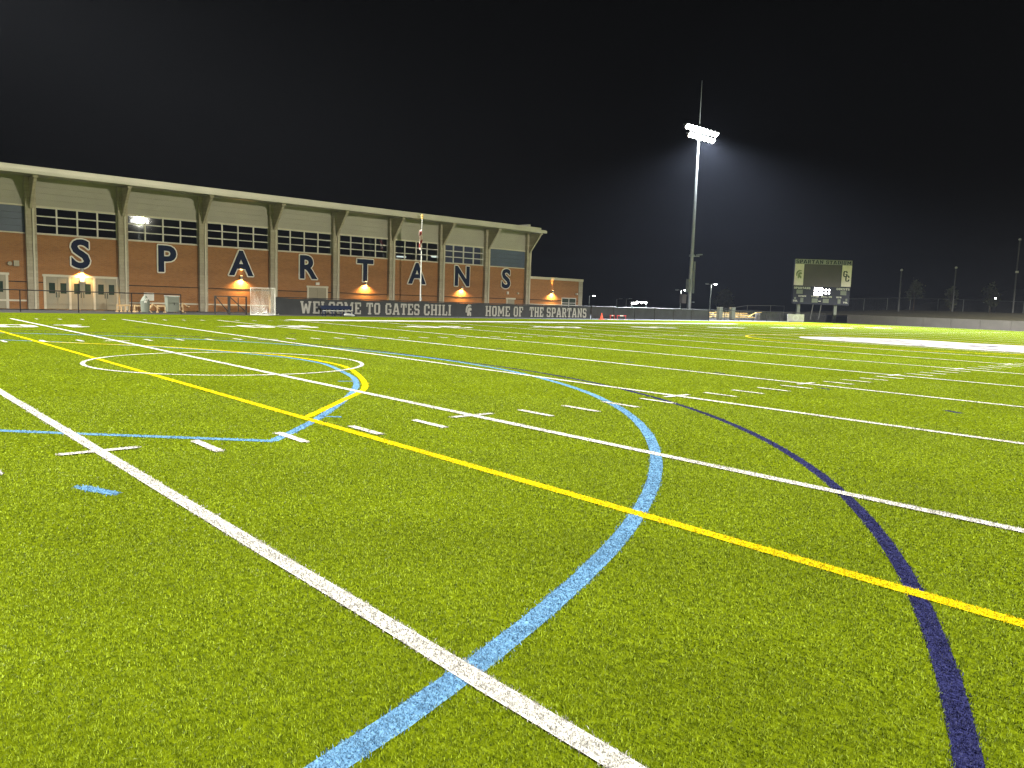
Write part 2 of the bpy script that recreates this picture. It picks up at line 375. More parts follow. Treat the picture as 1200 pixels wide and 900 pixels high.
# field numbers on the far side, readable from the far sideline
for X, txt, arrow in ((5,'10',-1),(15,'20',-1),(25,'30',-1),(35,'40',-1),(45,'50',0),(55,'40',1),(65,'30',1),(75,'20',1),(85,'10',1)):
    mb = MB(); cx, yb = X * YD, 28.6 * YD
    for i, ch in enumerate(txt):
        g, W = slab(ch, 1.85, widths=1.05, step=0.0004, d=0.001)
        off = .38 if i == 0 else -.38 - W
        # text runs towards -X, tops point to the centre of the field
        for p in g.v:
            lx = (.38 + W - p[0]) if i == 0 else (-.38 - p[0])
            mb.v.append((cx + lx, yb - p[2], ZW + .003 - p[1] + .0001))
        o0 = len(mb.v) - len(g.v); mb.f += [tuple(q + o0 for q in f) for f in g.f]
    if arrow:
        ax = cx + arrow * 1.95; mb.add([(ax, yb - .75, ZW+.003), (ax, yb - 1.15, ZW+.003), (ax + arrow * .9, yb - .95, ZW+.003)], [(0,1,2)])
    mb.v = [(a, b, c + .002) for a, b, c in mb.v]
    ob = mb.build('field_number', M['white'])
    tag(ob, 'white yard number %s painted by the far sideline, %s' % (txt, 'left half of the field' if X < 45 else 'midfield' if X == 45 else 'right half of the field'), 'field marking', kind='structure')

# midfield emblem
em = [(15.6,44.6),(15.0,43.2),(13.8,42.0),(12,41.5),(9.5,41.2),(7,41.3),(5,41.1),(2.6,41.3),(1.2,42.0),(.3,43.8),(.2,46),(1.2,48.2),(3,49.5),(4.2,51.2),(6,51.6),(8,51.0),(10.2,51.4),(12.2,50.8),(13.4,48.9),(14.9,47.2),(15.3,45.8)]
emp = smooth([(b, a) for a, b in em] + [(em[0][1], em[0][0])], 4)
mb = MB(); n = len(emp) - 1; cX = 45.5 * YD; cY = 8.2 * YD
mb.add([(a*YD, b*YD, ZW+.006) for a, b in emp[:n]] + [(cX, cY, ZW+.006)], [(i, (i+1) % n, n) for i in range(n)])
M['emblem'] = turf_mat('turf_paint_emblem', (.30,.29,.29), (.60,.58,.57), 1.6)
ob = mb.build('midfield_emblem', M['emblem']); tag(ob, 'large white emblem with thin navy detail painted at midfield', 'field marking', kind='structure')
nl = [[(42.4,12.6),(42.9,11.2)],[(43.0,9.4),(44.2,8.5),(43.4,7.8),(44.6,7.0)],[(44.8,7.2),(45.0,4.0),(44.6,1.6)],[(46.8,12.5),(46.4,11.0),(46.9,9.7)],[(48.5,9.6),(48.9,8.4)],[(42.6,2.4),(43.0,1.6)],[(46.9,7.0),(47.2,3.2)],[(42.3,4.6),(42.5,3.9)],[(46,14),(45.5,13.2)],[(41.9,10.6),(42.1,10.1)],[(42.0,7.9),(42.2,7.3)],[(47.8,11.9),(48.2,10.6)],[(49.9,7.4),(50.2,6.2)],[(43.6,11.2),(45.2,10.4),(44.8,9.2)],[(45.6,6.2),(48.4,5.6)],[(43.4,5.8),(43.2,3.6)],[(41.9,3.4),(42.2,2.9)]]
mb = MB()
for pl in nl:
    A, B = jitter_line(yd(pl), .34); n = len(A)
    mb.add([(a[0], a[1], ZW+.011) for a in A] + [(b[0], b[1], ZW+.011) for b in B], [(i, n+i, n+i+1, i+1) for i in range(n-1)])
o2 = mb.build('emblem_detail', M['navy'], ob)

# ---- turf blades near the viewer, painted where they stand on a marking
def blades():
    c = np.array(CP[:2]); hd = math.atan2(f_.y, f_.x)
    pts = []; LOD = ((1.6,3.4,13000,.0032,.013),(3.4,5.2,8500,.0046,.013),(5.2,8.0,4800,.0070,.012),(8.0,12.5,2100,.0115,.011),(12.5,20.0,700,.020,.009),(20.0,30.0,300,.030,.007),(30.0,46.0,110,.045,.005))
    for r0, r1, dens, bw, bh in LOD:
        half = math.radians(52 if r1 < 10 else 44)
        n = int(half * (r1*r1 - r0*r0) * dens)
        rr = np.sqrt(RNG.uniform(r0*r0, r1*r1, n)); aa = hd + RNG.uniform(-half, half, n)
        xy = c + np.stack([rr*np.cos(aa), rr*np.sin(aa)], 1)
        pts.append(np.concatenate([xy, np.full((n,1), bw), np.full((n,1), bh)], 1))
    P = np.concatenate(pts)
    P = P[(P[:,0] > TX0) & (P[:,0] < TX1) & (P[:,1] > TY0) & (P[:,1] < TY1)]
    cls = np.full(len(P), -1)
    for mi in sorted(range(len(MARK)), key=lambda i: MARK[i][3]):
        name, lab, paint, z, lines, w = MARK[mi]
        for pl in lines:
            pl = np.array(pl)
            for a, b in zip(pl[:-1], pl[1:]):
                lo = np.minimum(a, b) - w; hi = np.maximum(a, b) + w
                if (hi < c - 47).any() or (lo > c + 47).any(): continue
                idx = np.nonzero((P[:,0] > lo[0]) & (P[:,0] < hi[0]) & (P[:,1] > lo[1]) & (P[:,1] < hi[1]))[0]
                if not len(idx): continue
                d = b - a; L = d @ d; q = P[idx,:2] - a; t = np.clip(q @ d / L, 0, 1)
                dist = np.linalg.norm(q - t[:,None]*d, axis=1)
                cls[idx[dist < w/2 + RNG.normal(0, .004, len(idx))]] = mi
    return P, cls
def blade_mesh(P, zb=0.0):
    n = len(P); ang = RNG.uniform(0, 2*np.pi, n); lean = RNG.normal(0, .6, n); la = RNG.uniform(0, 2*np.pi, n)
    h = P[:,3] * RNG.uniform(.55, 1.35, n); w = P[:,2] * RNG.uniform(.7, 1.3, n) / 2
    cx, sx = np.cos(ang)*w, np.sin(ang)*w
    lx, ly = np.cos(la)*lean*h, np.sin(la)*lean*h
    V = np.zeros((n, 5, 3))
    V[:,0] = np.stack([P[:,0]-cx, P[:,1]-sx, np.zeros(n)], 1); V[:,1] = np.stack([P[:,0]+cx, P[:,1]+sx, np.zeros(n)], 1)
    V[:,2] = np.stack([P[:,0]+cx*.8+lx*.35, P[:,1]+sx*.8+ly*.35, h*.6], 1); V[:,3] = np.stack([P[:,0]-cx*.8+lx*.35, P[:,1]-sx*.8+ly*.35, h*.6], 1)
    V[:,4] = np.stack([P[:,0]+lx, P[:,1]+ly, h*np.clip(1-.25*np.abs(lean), .5, 1)], 1)
    V[:,:,2] += zb
    base = np.arange(n)[:,None]*5
    loops = np.concatenate([base+np.array([[0,1,2,3]]), base+np.array([[3,2,4]])], 1).ravel()
    starts = (np.arange(n)[:,None]*7 + np.array([[0,4]])).ravel()
    return V.reshape(-1,3), loops, starts
def raw_mesh(name, V, loops, starts, mats, mi=None):
    me = bpy.data.meshes.new(name)
    me.vertices.add(len(V)); me.vertices.foreach_set('co', V.ravel().astype(np.float32))
    me.loops.add(len(loops)); me.loops.foreach_set('vertex_index', loops.astype(np.int32))
    me.polygons.add(len(starts)); me.polygons.foreach_set('loop_start', starts.astype(np.int32))
    for m in mats: me.materials.append(m)
    if mi is not None: me.polygons.foreach_set('material_index', mi.astype(np.int32))
    me.update(calc_edges=True); return me
P, cls = blades()
V, L, St = blade_mesh(P[cls < 0])
o = bpy.data.objects.new('grass', raw_mesh('grass', V, L, St, [M['blade']])); COL.objects.link(o)
tag(o, 'short green plastic turf fibres in the foreground', 'grass', kind='stuff')
for mi, ob in MARKOBJ.items():
    sel = P[cls == mi]
    if not len(sel): continue
    sel = sel.copy(); sel[:,3] *= 1.0; sel[:,2] *= 1.15
    sel = np.concatenate([sel, sel + np.concatenate([RNG.normal(0,.012,(len(sel),2)), np.zeros((len(sel),2))], 1)])
    V, L, St = blade_mesh(sel, MARK[mi][3] - .004)
    me0 = ob.data; v0 = np.empty(len(me0.vertices)*3, np.float32); me0.vertices.foreach_get('co', v0)
    l0 = np.empty(len(me0.loops), np.int32); me0.loops.foreach_get('vertex_index', l0)
    s0 = np.empty(len(me0.polygons), np.int32); me0.polygons.foreach_get('loop_start', s0)
    paint = MARK[mi][2]
    me = raw_mesh(ob.name, np.concatenate([v0.reshape(-1,3), V]), np.concatenate([l0, L + len(me0.vertices)]),
                  np.concatenate([s0, St + len(l0)]), [M[paint], M[paint + '_blade']], np.concatenate([np.zeros(len(s0)), np.ones(len(St))]))
    ob.data = me

# ------------------------------------------------------------------ gymnasium
FY = 48.3                       # brick face
PX = [8.38 + 5.265 * i for i in range(-2, 9)]          # pilaster centres
XL, XR = PX[0], PX[-1]
gym = empty('gymnasium', ((XL+XR)/2, FY + 12, 0)); gym0 = Vector(gym.location)
tag(gym, 'long brick gymnasium with big outlined letters and overhanging metal roof', 'building')
def gp(mb, name, m, parent=None, **k):
    """part of the gymnasium, modelled in world coordinates"""
    o = mb.build(name, M[m], None, **k); p = parent or gym
    o.parent = p; o.matrix_parent_inverse = Matrix.Translation(-gym0)
    if parent: o.matrix_parent_inverse = Matrix.Identity(4)
    return o
ZB1, ZW1, ZW2, ZE = 4.62, 4.70, 6.30, 8.03
gp(MB().box(XL, XR+.3, FY, FY+.3, -.02, ZB1), 'brick_wall', 'brick')
gp(MB().box(XL, XR+.3, FY+24, FY+24.3, -.02, 9).box(XL-.3, XL-.002, FY, FY+24.3, -.02, 9).box(XR+.3, XR+.6, FY+.3, FY+24.3, -.02, 9), 'rear_wall', 'siding')
gp(MB().box(XL, XR+.29, FY+.31, FY+23.99, -.015, .0), 'floor_slab', 'dark')
gp(MB().box(XL, XR+.29, FY+20, FY+20.2, .01, 8.8), 'inner_partition', 'dark')
gp(MB().box(XL, XR+.3, FY-.025, FY-.002, 1.64, 1.70), 'dark_course', 'dark')
mb = MB()
for i in range(len(PX)-1):
    if i != 2: gp(MB().box(PX[i]+.32, PX[i+1]-.32, FY-.045, FY-.003, .46, .56), 'pale_course', 'cream')

gp(MB().box(XL, XR+.3, FY-.05, FY+.32, ZB1+.002, ZW1), 'sill', 'cream')
# beige siding above the windows, in lapped boards
mb = MB(); nb = 6; hb = (8.6 - ZW2) / nb
for k in range(nb):
    z0 = ZW2 + .1 + k * hb
    mb.add([(XL,FY+.02,z0),(XR+.3,FY+.02,z0),(XR+.3,FY+.07,z0+hb),(XL,FY+.07,z0+hb),(XL,FY+.2,z0),(XR+.3,FY+.2,z0),(XR+.3,FY+.2,z0+hb),(XL,FY+.2,z0+hb)],
           [(0,1,2,3),(5,4,7,6),(4,5,1,0),(3,2,6,7),(4,0,3,7),(1,5,6,2)])
gp(mb, 'siding', 'siding')
gp(MB().box(XL, XR+.3, FY-.03, FY+.21, ZW2, ZW2+.095), 'window_head', 'cream')
# pilasters with brackets that carry the eave
for i, x in enumerate(PX):
    pw = .29
    o = gp(MB().box(x-pw, x+pw, 47.98, FY-.003, -.02, 6.2).box(x-pw, x+pw, 47.98, FY-.004, 6.2, 8.05), 'pilaster', 'block')
    gp(MB().box(x+.05, x+.15, 47.90, 47.978, 0, 6.2), 'downpipe', 'cream', o)
    br = gp(MB().prism([(47.978,6.25),(46.55,7.86),(46.55,8.02),(47.978,8.02)], 'x', x-.06, x+.06), 'bracket', 'block')
    mbf = MB(); mbf.bar((x, 47.93, 6.2), (x, 46.45, 7.9), .16, .10); mbf.box(x-.15, x+.15, 46.35, 46.6, 7.9, 8.03)
    gp(mbf, 'bracket_flange', 'block', br)
# roof
rf = gp(MB().prism([(46.12,8.10),(46.12,8.42),(FY+25,9.5),(FY+25,9.2)], 'x', XL-.8, XR-.35), 'roof', 'fascia')
gp(MB().box(XL-.8, XR+.33, 45.98, 46.118, 8.02, 8.22).box(XL-.8, XR+.32, 46.0, 46.117, 8.222, 8.26), 'gutter', 'fascia', rf)
gp(MB().box(XL-.8, XR-.36, 46.06, 46.119, 8.262, 8.48), 'fascia_board', 'fascia', rf)
gp(MB().add([(XL-.8,46.13,8.06),(XR+.3,46.13,8.06),(XR+.3,FY+.3,8.14),(XL-.8,FY+.3,8.14)], [(0,1,2,3)]), 'soffit', 'siding', rf)
gp(MB().prism([(46.13,8.07),(46.13,8.30),(FY+24,9.3),(FY+24,9.1)], 'x', XR-.34, XR+.3), 'roof_end', 'fascia', rf)
# windows and blue panels
for i in range(len(PX)-1):
    x0, x1 = PX[i]+.295, PX[i+1]-.295
    if i in (0, 1, len(PX)-2):
        mb = MB()
        for k in range(4):
            z0 = ZW1 + k*(ZW2-ZW1)/4; mb.box(x0, x1, FY+.03+.004*(k%2), FY+.2, z0, z0+(ZW2-ZW1)/4-.012)
        gp(mb, 'blue_panel', 'bluepanel'); continue
    mb = MB(); t = .045
    for k in range(5):
        xx = x0 + (x1-x0)*k/4; mb.box(max(xx-t,x0), min(xx+t,x1), FY+.02, FY+.12, ZW1, ZW2)
    for k in range(4):
        zz = ZW1 + (ZW2-ZW1)*k/3
        for c in range(4):
            a = x0+(x1-x0)*c/4+t+.002; b = x0+(x1-x0)*(c+1)/4-t-.002
            mb.box(a, b, FY+.025, FY+.115, max(zz-.035,ZW1), min(zz+.035,ZW2))
    w = gp(mb, 'window', 'frame')
    gp(MB().add([(x0,FY+.07,ZW1),(x1,FY+.07,ZW1),(x1,FY+.07,ZW2),(x0,FY+.07,ZW2)], [(0,1,2,3)]), 'window_pane', 'glass', w)
for x, y, z, wd in ((44.7,51,4.84,1.45),(41.4,51,5.3,.9),(37.6,51,5.08,.9)):
    o = gp(MB().box(x-wd/2, x+wd/2, y-.1, y+.1, z-.06, z+.06), 'ceiling_light', 'tube')
# doors
def door_set(x0, x1, n, z1=2.05, glass=True):
    mb = MB(); fr = .07
    mb.box(x0-.12, x1+.12, FY-.06, FY-.003, z1, z1+.14)
    for k in range(0, n+1, 2):
        xx = x0 + (x1-x0)*k/n; mb.box(xx-fr, xx+fr, FY-.062, FY-.003, 0, z1-.001)
    d = gp(mb, 'door_frame', 'cream')
    for k in range(n):
        a = x0+(x1-x0)*k/n + (.075 if k%2==0 else .006); b = x0+(x1-x0)*(k+1)/n - (.075 if k%2 else .006)
        leaf = MB()
        if glass:
            gz0, gz1 = 1.0, 1.66; ga, gb = a+(b-a)*.25, b-(b-a)*.2
            leaf.box(a, b, FY-.04, FY-.004, .02, gz0).box(a, b, FY-.04, FY-.004, gz1, z1-.004).box(a, ga, FY-.04, FY-.004, gz0, gz1).box(gb, b, FY-.04, FY-.004, gz0, gz1)
        else: leaf.box(a, b, FY-.04, FY-.004, .02, z1-.004)
        lf = gp(leaf, 'door_leaf', 'door', d)
        if glass:
            gp(MB().box(ga+.003, gb-.003, FY-.02, FY-.006, gz0+.003, gz1-.003).box(b-.09 if k%2==0 else a+.05, b-.05 if k%2==0 else a+.09, FY-.085, FY-.042, .75, 1.1), 'door_glass', 'darkglass', d)
door_set(9.06, 13.30, 6); door_set(5.5, 7.05, 2); door_set(27.1, 28.75, 2, 2.0, False); door_set(48.0, 49.0, 1, 1.62, False)
# wall sconces with warm bulbs
def spot(name, loc, aim, watts, size, blend, col, rad=.05):
    d = bpy.data.lights.new(name, 'SPOT'); d.energy = watts; d.spot_size = math.radians(size); d.spot_blend = blend
    d.color = col; d.shadow_soft_size = rad
    o = bpy.data.objects.new(name, d); COL.objects.link(o); o.location = loc
    o.rotation_euler = (Vector(aim) - Vector(loc)).to_track_quat('-Z', 'Y').to_euler(); return o
WARM = (1, .55, .16)
for x, up in ((11.17,0),(21.71,1),(32.26,.35),(42.41,0),(54.11,1)):
    o = gp(MB().tube([(x,FY-.14,2.40),(x,FY-.14,2.66)], .10, 12).box(x-.05, x+.05, FY-.10, FY-.004, 2.48, 2.58), 'wall_lamp', 'housing', smooth=False)
    lens = MB().tube([(x,FY-.14,2.385),(x,FY-.14,2.397)], .085, 12)
    gp(lens, 'lamp_lens', 'warm', o)
    if up: gp(MB().tube([(x,FY-.14,2.663),(x,FY-.14,2.675)], .07, 12), 'upper_lens', 'warm', o)
    spot('wall_lamp_light', (x, FY-.16, 2.37), (x, FY+.10, 1.6), 950, 150, .6, WARM, .06)
    if up: spot('wall_lamp_light', (x, FY-.13, 2.69), (x, FY-.02, 4.2), 700*up, 26, .5, WARM, .03)
# small wall fittings
gp(MB().box(11.05,11.3,FY-.12,FY-.004,1.78,2.02), 'exit_light', 'white_plastic')
gp(MB().box(27.75,28.05,FY-.12,FY-.004,2.22,2.42), 'exit_light', 'white_plastic')
gp(MB().box(47.95,48.15,FY-.12,FY-.004,2.1,2.36), 'exit_light', 'white_plastic')
gp(MB().box(49.3,49.5,FY-.12,FY-.004,2.15,2.3), 'wall_box', 'cream')
gp(MB().tube([(7.2,FY-.28,2.75),(7.2,FY-.004,2.75)], .12, 10).box(7.4,7.7,FY-.2,FY-.004,2.6,2.95), 'wall_horn', 'block')
gp(MB().box(14.95,15.6,FY-.03,FY-.004,.68,1.22), 'paper_notice', 'white_plastic')
# big outlined letters
DG = bpy.context.evaluated_depsgraph_get()
def letter(ch, size, off, ext):
    cu = bpy.data.curves.new('t', 'FONT'); cu.body = ch; cu.size = size; cu.offset = off; cu.extrude = ext; cu.align_x = 'CENTER'; cu.resolution_u = 4
    ob = bpy.data.objects.new('t', cu); COL.objects.link(ob)
    bpy.context.view_layer.update()
    me = bpy.data.meshes.new_from_object(ob.evaluated_get(bpy.context.evaluated_depsgraph_get()))
    bpy.data.objects.remove(ob); return me
LX = [11.11, 16.42, 21.72, 27.0, 32.2, 37.40, 42.4, 47.75]
for ch, x in zip('SPARTANS', LX):
    me = letter(ch, 2.45, .07, .03); me.name = 'letter'; me.materials.clear(); me.materials.append(M['navy_paint'])
    me.transform(Matrix.Translation((x, FY-.10, 2.74)) @ Matrix.Rotation(math.radians(90), 4, 'X'))
    ob = bpy.data.objects.new('letter', me); COL.objects.link(ob); ob.parent = gym; ob.matrix_parent_inverse = Matrix.Translation(-gym0)
    ob['label'] = 'navy letter %s with white edge' % ch
    mb = MB(); vs = [v.co.copy() for v in me.vertices]; fs = [tuple(p.vertices) for p in me.polygons]
    for k in range(12):                                   # white edge board: the letter grown by 8 cm all round
        dx, dz = .085*math.cos(k*math.pi/6), .085*math.sin(k*math.pi/6)
        mb.add([(v.x+dx, v.y+.032+.0009*k, v.z+dz) for v in vs], fs)
    oo = mb.build('letter_outline', M['white_paint'], ob, fix=False)
# low wing at the right end
wx0, wx1, wz = XR+.31, 58.6, 3.72
wing = gp(MB().box(wx0, wx1, FY+.02, FY+.3, -.02, wz).box(wx1-.3, wx1-.001, FY+.3, FY+12, -.02, wz).box(wx0, wx1, FY+.301, FY+12, wz-.2, wz-.01), 'low_wing', 'brick')
gp(MB().box(wx0, wx1+.1, FY-.06, FY+12, wz+.002, wz+.24), 'parapet', 'cream', wing)
gp(MB().box(wx1-.55, wx1+.05, FY-.03, FY+.018, -.02, wz), 'corner_pier', 'block', wing)
gp(MB().box(wx0, wx1-.56, FY-.015, FY+.018, 1.64, 1.70), 'dark_course', 'dark', wing)
gp(MB().box(wx0, wx1-.56, FY-.03, FY+.017, 1.18, 1.26), 'pale_course', 'cream', wing)
mb = MB(); a, b = 55.55, 57.7
mb.box(a,b,FY-.05,FY+.019,1.9,1.98).box(a,b,FY-.05,FY+.019,.9,.98).box(a,a+.07,FY-.048,FY+.019,.98,1.9).box(b-.07,b,FY-.048,FY+.019,.98,1.9).box((a+b)/2-.04,(a+b)/2+.04,FY-.047,FY+.019,.98,1.9).box(a+.07,b-.07,FY-.045,FY+.019,1.42,1.48)
wf = gp(mb, 'wing_window', 'frame', wing)
wf2 = gp(MB().box(a+.06,b-.06,FY-.02,FY+.016,.97,1.91), 'wing_glass', 'darkglass', wing)
gp(MB().tube([(57.65,FY-.25,2.4),(57.65,FY+.01,2.4)], .09, 10), 'wall_horn', 'white_plastic', wing)

# ------------------------------------------------------------------ fences and banner
FN = 42.2
ban = empty('banner_fence', (38, FN, 0)); tag(ban, 'low fence covered by charcoal WELCOME TO banner before the gymnasium', 'fence')
def bp(mb, name, m, parent=None, root=None, **k):
    root = root or ban
    o = mb.build(name, M[m], None, **k); p = parent or root; o.parent = p
    o.matrix_parent_inverse = Matrix.Translation(-Vector(root.location)) if p is root else Matrix.Identity(4)
    return o
# windscreen with slight sag and waves
mb = MB(); nx = 120; xs = np.linspace(21.45, 53.3, nx); top = 1.16 + .02*np.sin(xs*2.1); wav = .015*np.sin(xs*3.3)
mb.add([(x, FN-.03+w, .03) for x, w in zip(xs, wav)] + [(x, FN-.03+w*.5, t) for x, w, t in zip(xs, wav, top)], [(i, i+1, nx+i+1, nx+i) for i in range(nx-1)])
cloth = bp(mb, 'banner_cloth', 'windscreen', smooth=True)
bp(MB().tube([(21.45,FN,1.21),(53.3,FN,1.21)], .028, 8), 'top_rail', 'black')
for x in np.arange(21.5, 53.4, 3.18): bp(MB().tube([(x,FN+.02,-.01),(x,FN+.02,1.2)], .03, 8), 'post', 'black')
TXX = {'WELCOME':(23.36,28.2),'TO':(28.66,29.85),'GATES':(30.32,33.45),'CHILI':(33.88,36.55),'HOME':(40.2,42.95),'OF':(43.4,44.5),'THE':(45.3,47.0),'SPARTANS':(47.42,52.7)}
for txt, (x0, x1) in TXX.items():
    g, W = slab(txt, .86, scale_to=x1-x0)
    bp(MB().merge(g, Matrix.Translation((x0, FN-.06, .14))), 'lettering', 'print', cloth)
# helmet emblem on the banner (a generic crested helmet seen from the side)
hx, hz = 38.05, .12
hel = MB()
hel.prism([(hx+a*.75, hz+b*.95) for a, b in ((.05,.30),(.02,.62),(.14,.86),(.38,1.0),(.68,.98),(.86,.86),(.62,.84),(.36,.76),(.22,.56),(.2,.3))], 'y', FN-.065, FN-.03)
hel.prism([(hx+a*.75, hz+b*.95) for a, b in ((.28,.52),(.4,.70),(.62,.76),(.8,.70),(.86,.52),(.72,.48),(.6,.5),(.62,.36),(.78,.34),(.8,.04),(.66,.0),(.56,.18),(.46,.02),(.26,.04))], 'y', FN-.066, FN-.03)
bp(hel, 'helmet_emblem', 'print', cloth)

def rail_fence(name, label, x0, x1, step, link=None, zt=1.2, gap_bottom=False, y=FN):
    root = empty(name, ((x0+x1)/2, y, 0)); tag(root, label, 'fence')
    bp(MB().tube([(x0,y,zt),(x1,y,zt)], .03, 8), 'top_rail', 'black', root=root)
    n = max(1, round((x1-x0)/step))
    for k in range(n+1):
        x = x0+(x1-x0)*k/n; bp(MB().tube([(x,y,-.01),(x,y,zt-.005)], .032, 8), 'post', 'black', root=root)
    if link:
        bp(MB().add([(x0,y+.02,.04),(x1,y+.02,.04),(x1,y+.02,zt-.02),(x0,y+.02,zt-.02)], [(0,1,2,3)]), 'mesh_panel', link, root=root)
    return root
rail_fence('rail_fence', 'black open rail fence in front of the tan gymnasium doors', .9, 15.3, 2.87)
ds = rail_fence('windscreen_fence', 'dark covered fence to the right of the lettered banner', 53.5, 73.0, 3.25, 'windscreen')
cl = rail_fence('chain_link_fence', 'low see-through chain link fence before the gold-lit bleachers', 73.1, 101.0, 3.1, 'link')

# black gate frames
def gate(x0, x1, label):
    root = empty('gate_frame', ((x0+x1)/2, FN, 0)); tag(root, label, 'gate', 'black gate frames by the net')
    mb = MB(); t = .06
    mb.bar((x0,FN,0),(x0,FN,1.2),t*1.3).bar((x1,FN,0),(x1,FN,1.2),t*1.3).bar((x0,FN,1.17),(x1,FN,1.17),t).bar((x0,FN,.14),(x1,FN,.14),t)
    bp(mb, 'frame', 'black', root=root)
    bp(MB().bar((x0+.05,FN+.01,1.12),(x1-.05,FN+.01,.2),.05), 'brace', 'black', root=root)
    return root
gate(17.45, 18.32, 'black gate frame with one diagonal brace, farther from the white net')
g2 = gate(18.40, 19.52, 'black gate frame with middle bar, right beside the white net')
bp(MB().bar((18.97,FN-.01,.2),(18.97,FN-.01,1.12),.05), 'middle_bar', 'black', root=g2)

# lacrosse goal with draped net
goal = empty('lacrosse_goal', (20.45, 41.6, 0)); tag(goal, 'lacrosse goal draped in loose white netting at the fence', 'goal')
mb = MB(); gx0, gx1, gy = 19.62, 21.32, 41.75
mb.tube([(gx0,gy,0),(gx0,gy,1.78),(gx1,gy,1.80),(gx1,gy,0)], .03, 8).tube([(gx0,gy,.03),(20.5,40.9,.03),(gx1,gy,.03)], .025, 8)
bp(mb, 'goal_frame', 'white_plastic', root=goal)
def sheet(fn, nu, nv):
    m_ = MB(); m_.add([fn(i/(nu-1), j/(nv-1)) for j in range(nv) for i in range(nu)], [(j*nu+i, j*nu+i+1, (j+1)*nu+i+1, (j+1)*nu+i) for j in range(nv-1) for i in range(nu-1)]); return m_
def netf(u, v):
    x = gx0 + (gx1-gx0)*u; fold = .05*math.sin(u*23)*(1-v) + .03*math.sin(u*11+v*4)
    return (x + .05*math.sin(v*5)*(1-v) , gy - .04 - (1-v)**2*.75*(1-abs(2*u-1))**.7 + fold, .03 + 1.75*v - .04*math.sin(u*math.pi)*v)
bp(sheet(netf, 40, 20), 'netting', 'net', root=goal, smooth=True)
def netg(u, v):
    a = Vector((gx0+.15, gy-.10, 1.72)); b = Vector((gx1-.15, gy-.35, .05))
    p = a.lerp(b, u); sag = math.sin(u*math.pi)*.35
    return (p.x - sag*.45 + .10*v*math.sin(u*9), p.y - .06 - .12*v - .05*math.sin(u*14), max(.03, p.z - sag - .28*v*(1-.4*u)))
bp(sheet(netg, 24, 6), 'net_fold', 'net', root=goal, smooth=True)
bp(sheet(lambda u, v: (gx0+.02+(gx1-gx0+.12)*u, gy-.35-.35*v*math.sin(u*3.1)-.03*math.sin(u*17), .02+.14*(1-v)*abs(math.sin(u*7))+.02), 30, 6), 'net_skirt', 'net', root=goal, smooth=True)

# team bench in front of the banner
bench = empty('team_bench', (25.85, 41.4, 0)); tag(bench, 'navy team bench with backrest before the WELCOME lettering', 'bench')
bp(MB().box(24.62,27.05,41.50,41.55,.48,.74), 'backrest', 'navy_paint', root=bench)
mb = MB()
for k in range(4): mb.box(24.72+k*.58, 25.14+k*.58, 41.1, 41.48, .36, .41)
bp(mb, 'seat', 'galv', root=bench)
for x in (24.75, 25.5, 26.2, 26.95):
    bp(MB().bar((x,41.15,.0),(x,41.15,.36),.05).bar((x,41.52,0),(x,41.52,.5),.05).bar((x,41.13,.335),(x,41.54,.335),.045), 'leg', 'navy_paint', root=bench)
bag = MB()
for k, (x, w, h) in enumerate(((26.35,.5,.22),(26.75,.32,.16))):
    bag.tube([(x-w/2,40.9,h*.5),(x-w/4,40.9,h*.55),(x+w/4,40.88,h*.52),(x+w/2,40.86,h*.45)], [h*.3,h*.5,h*.5,h*.28], 8)
o = bag.build('kit_bag', M['galv'], smooth=True); tag(o, 'crumpled grey kit bag on the ground under the team bench', 'bag')

# folding hurdles of pale wood by the doors
def hurdle_proto(m='wood'):
    root = empty('hurdle', (0,0,0))
    bp(MB().box(-.26,.26,-.03,.03,.36,.46), 'top_board', m, root=root)
    for s in (-1, 1):
        bp(MB().bar((s*.23,0,.36),(s*.23,0,.03),.05), 'upright', m, root=root)
        bp(MB().bar((s*.23,-.22,.025),(s*.23,.22,.025),.05), 'foot', m, root=root)
    return root
h0 = hurdle_proto(); gl = 'low pale hurdles by the gymnasium doors'
spots = [(12.45,44.5,0),(12.75,44.65,0),(13.02,44.8,0),(13.3,44.95,0),(13.42,44.3,.1)]
labs = ['first low pale hurdle at the left end of the row by the doors','second low pale hurdle from the left in the row by the doors','third low pale hurdle, middle of the row by the doors','fourth low pale hurdle of the row by the doors','last low pale hurdle of the row, against the dark bin']
for i, (sp, lb) in enumerate(zip(spots, labs)):
    o = h0 if i == 0 else copy_tree(h0); o.location = (sp[0], sp[1], 0); o.rotation_euler = (0,0,sp[2]); tag(o, lb, 'hurdle', gl)
for loc, rot, lb in (((14.85,44.5,0),(0,0,0),'low pale hurdle between the dark bin and the grey cabinet'), ((16.05,44.7,0),(0,0,0),'low pale hurdle just right of the grey cabinet'),
                     ((16.42,44.4,.20),(0,math.radians(-58),0),'pale hurdle tipped up on its end at the end of the rail fence'), ((14.5,44.45,.08),(0,math.radians(-48),.0),'pale hurdle leaning on the hurdle left of the grey cabinet')):
    o = copy_tree(h0); o.location = loc; o.rotation_euler = rot; tag(o, lb, 'hurdle', gl)
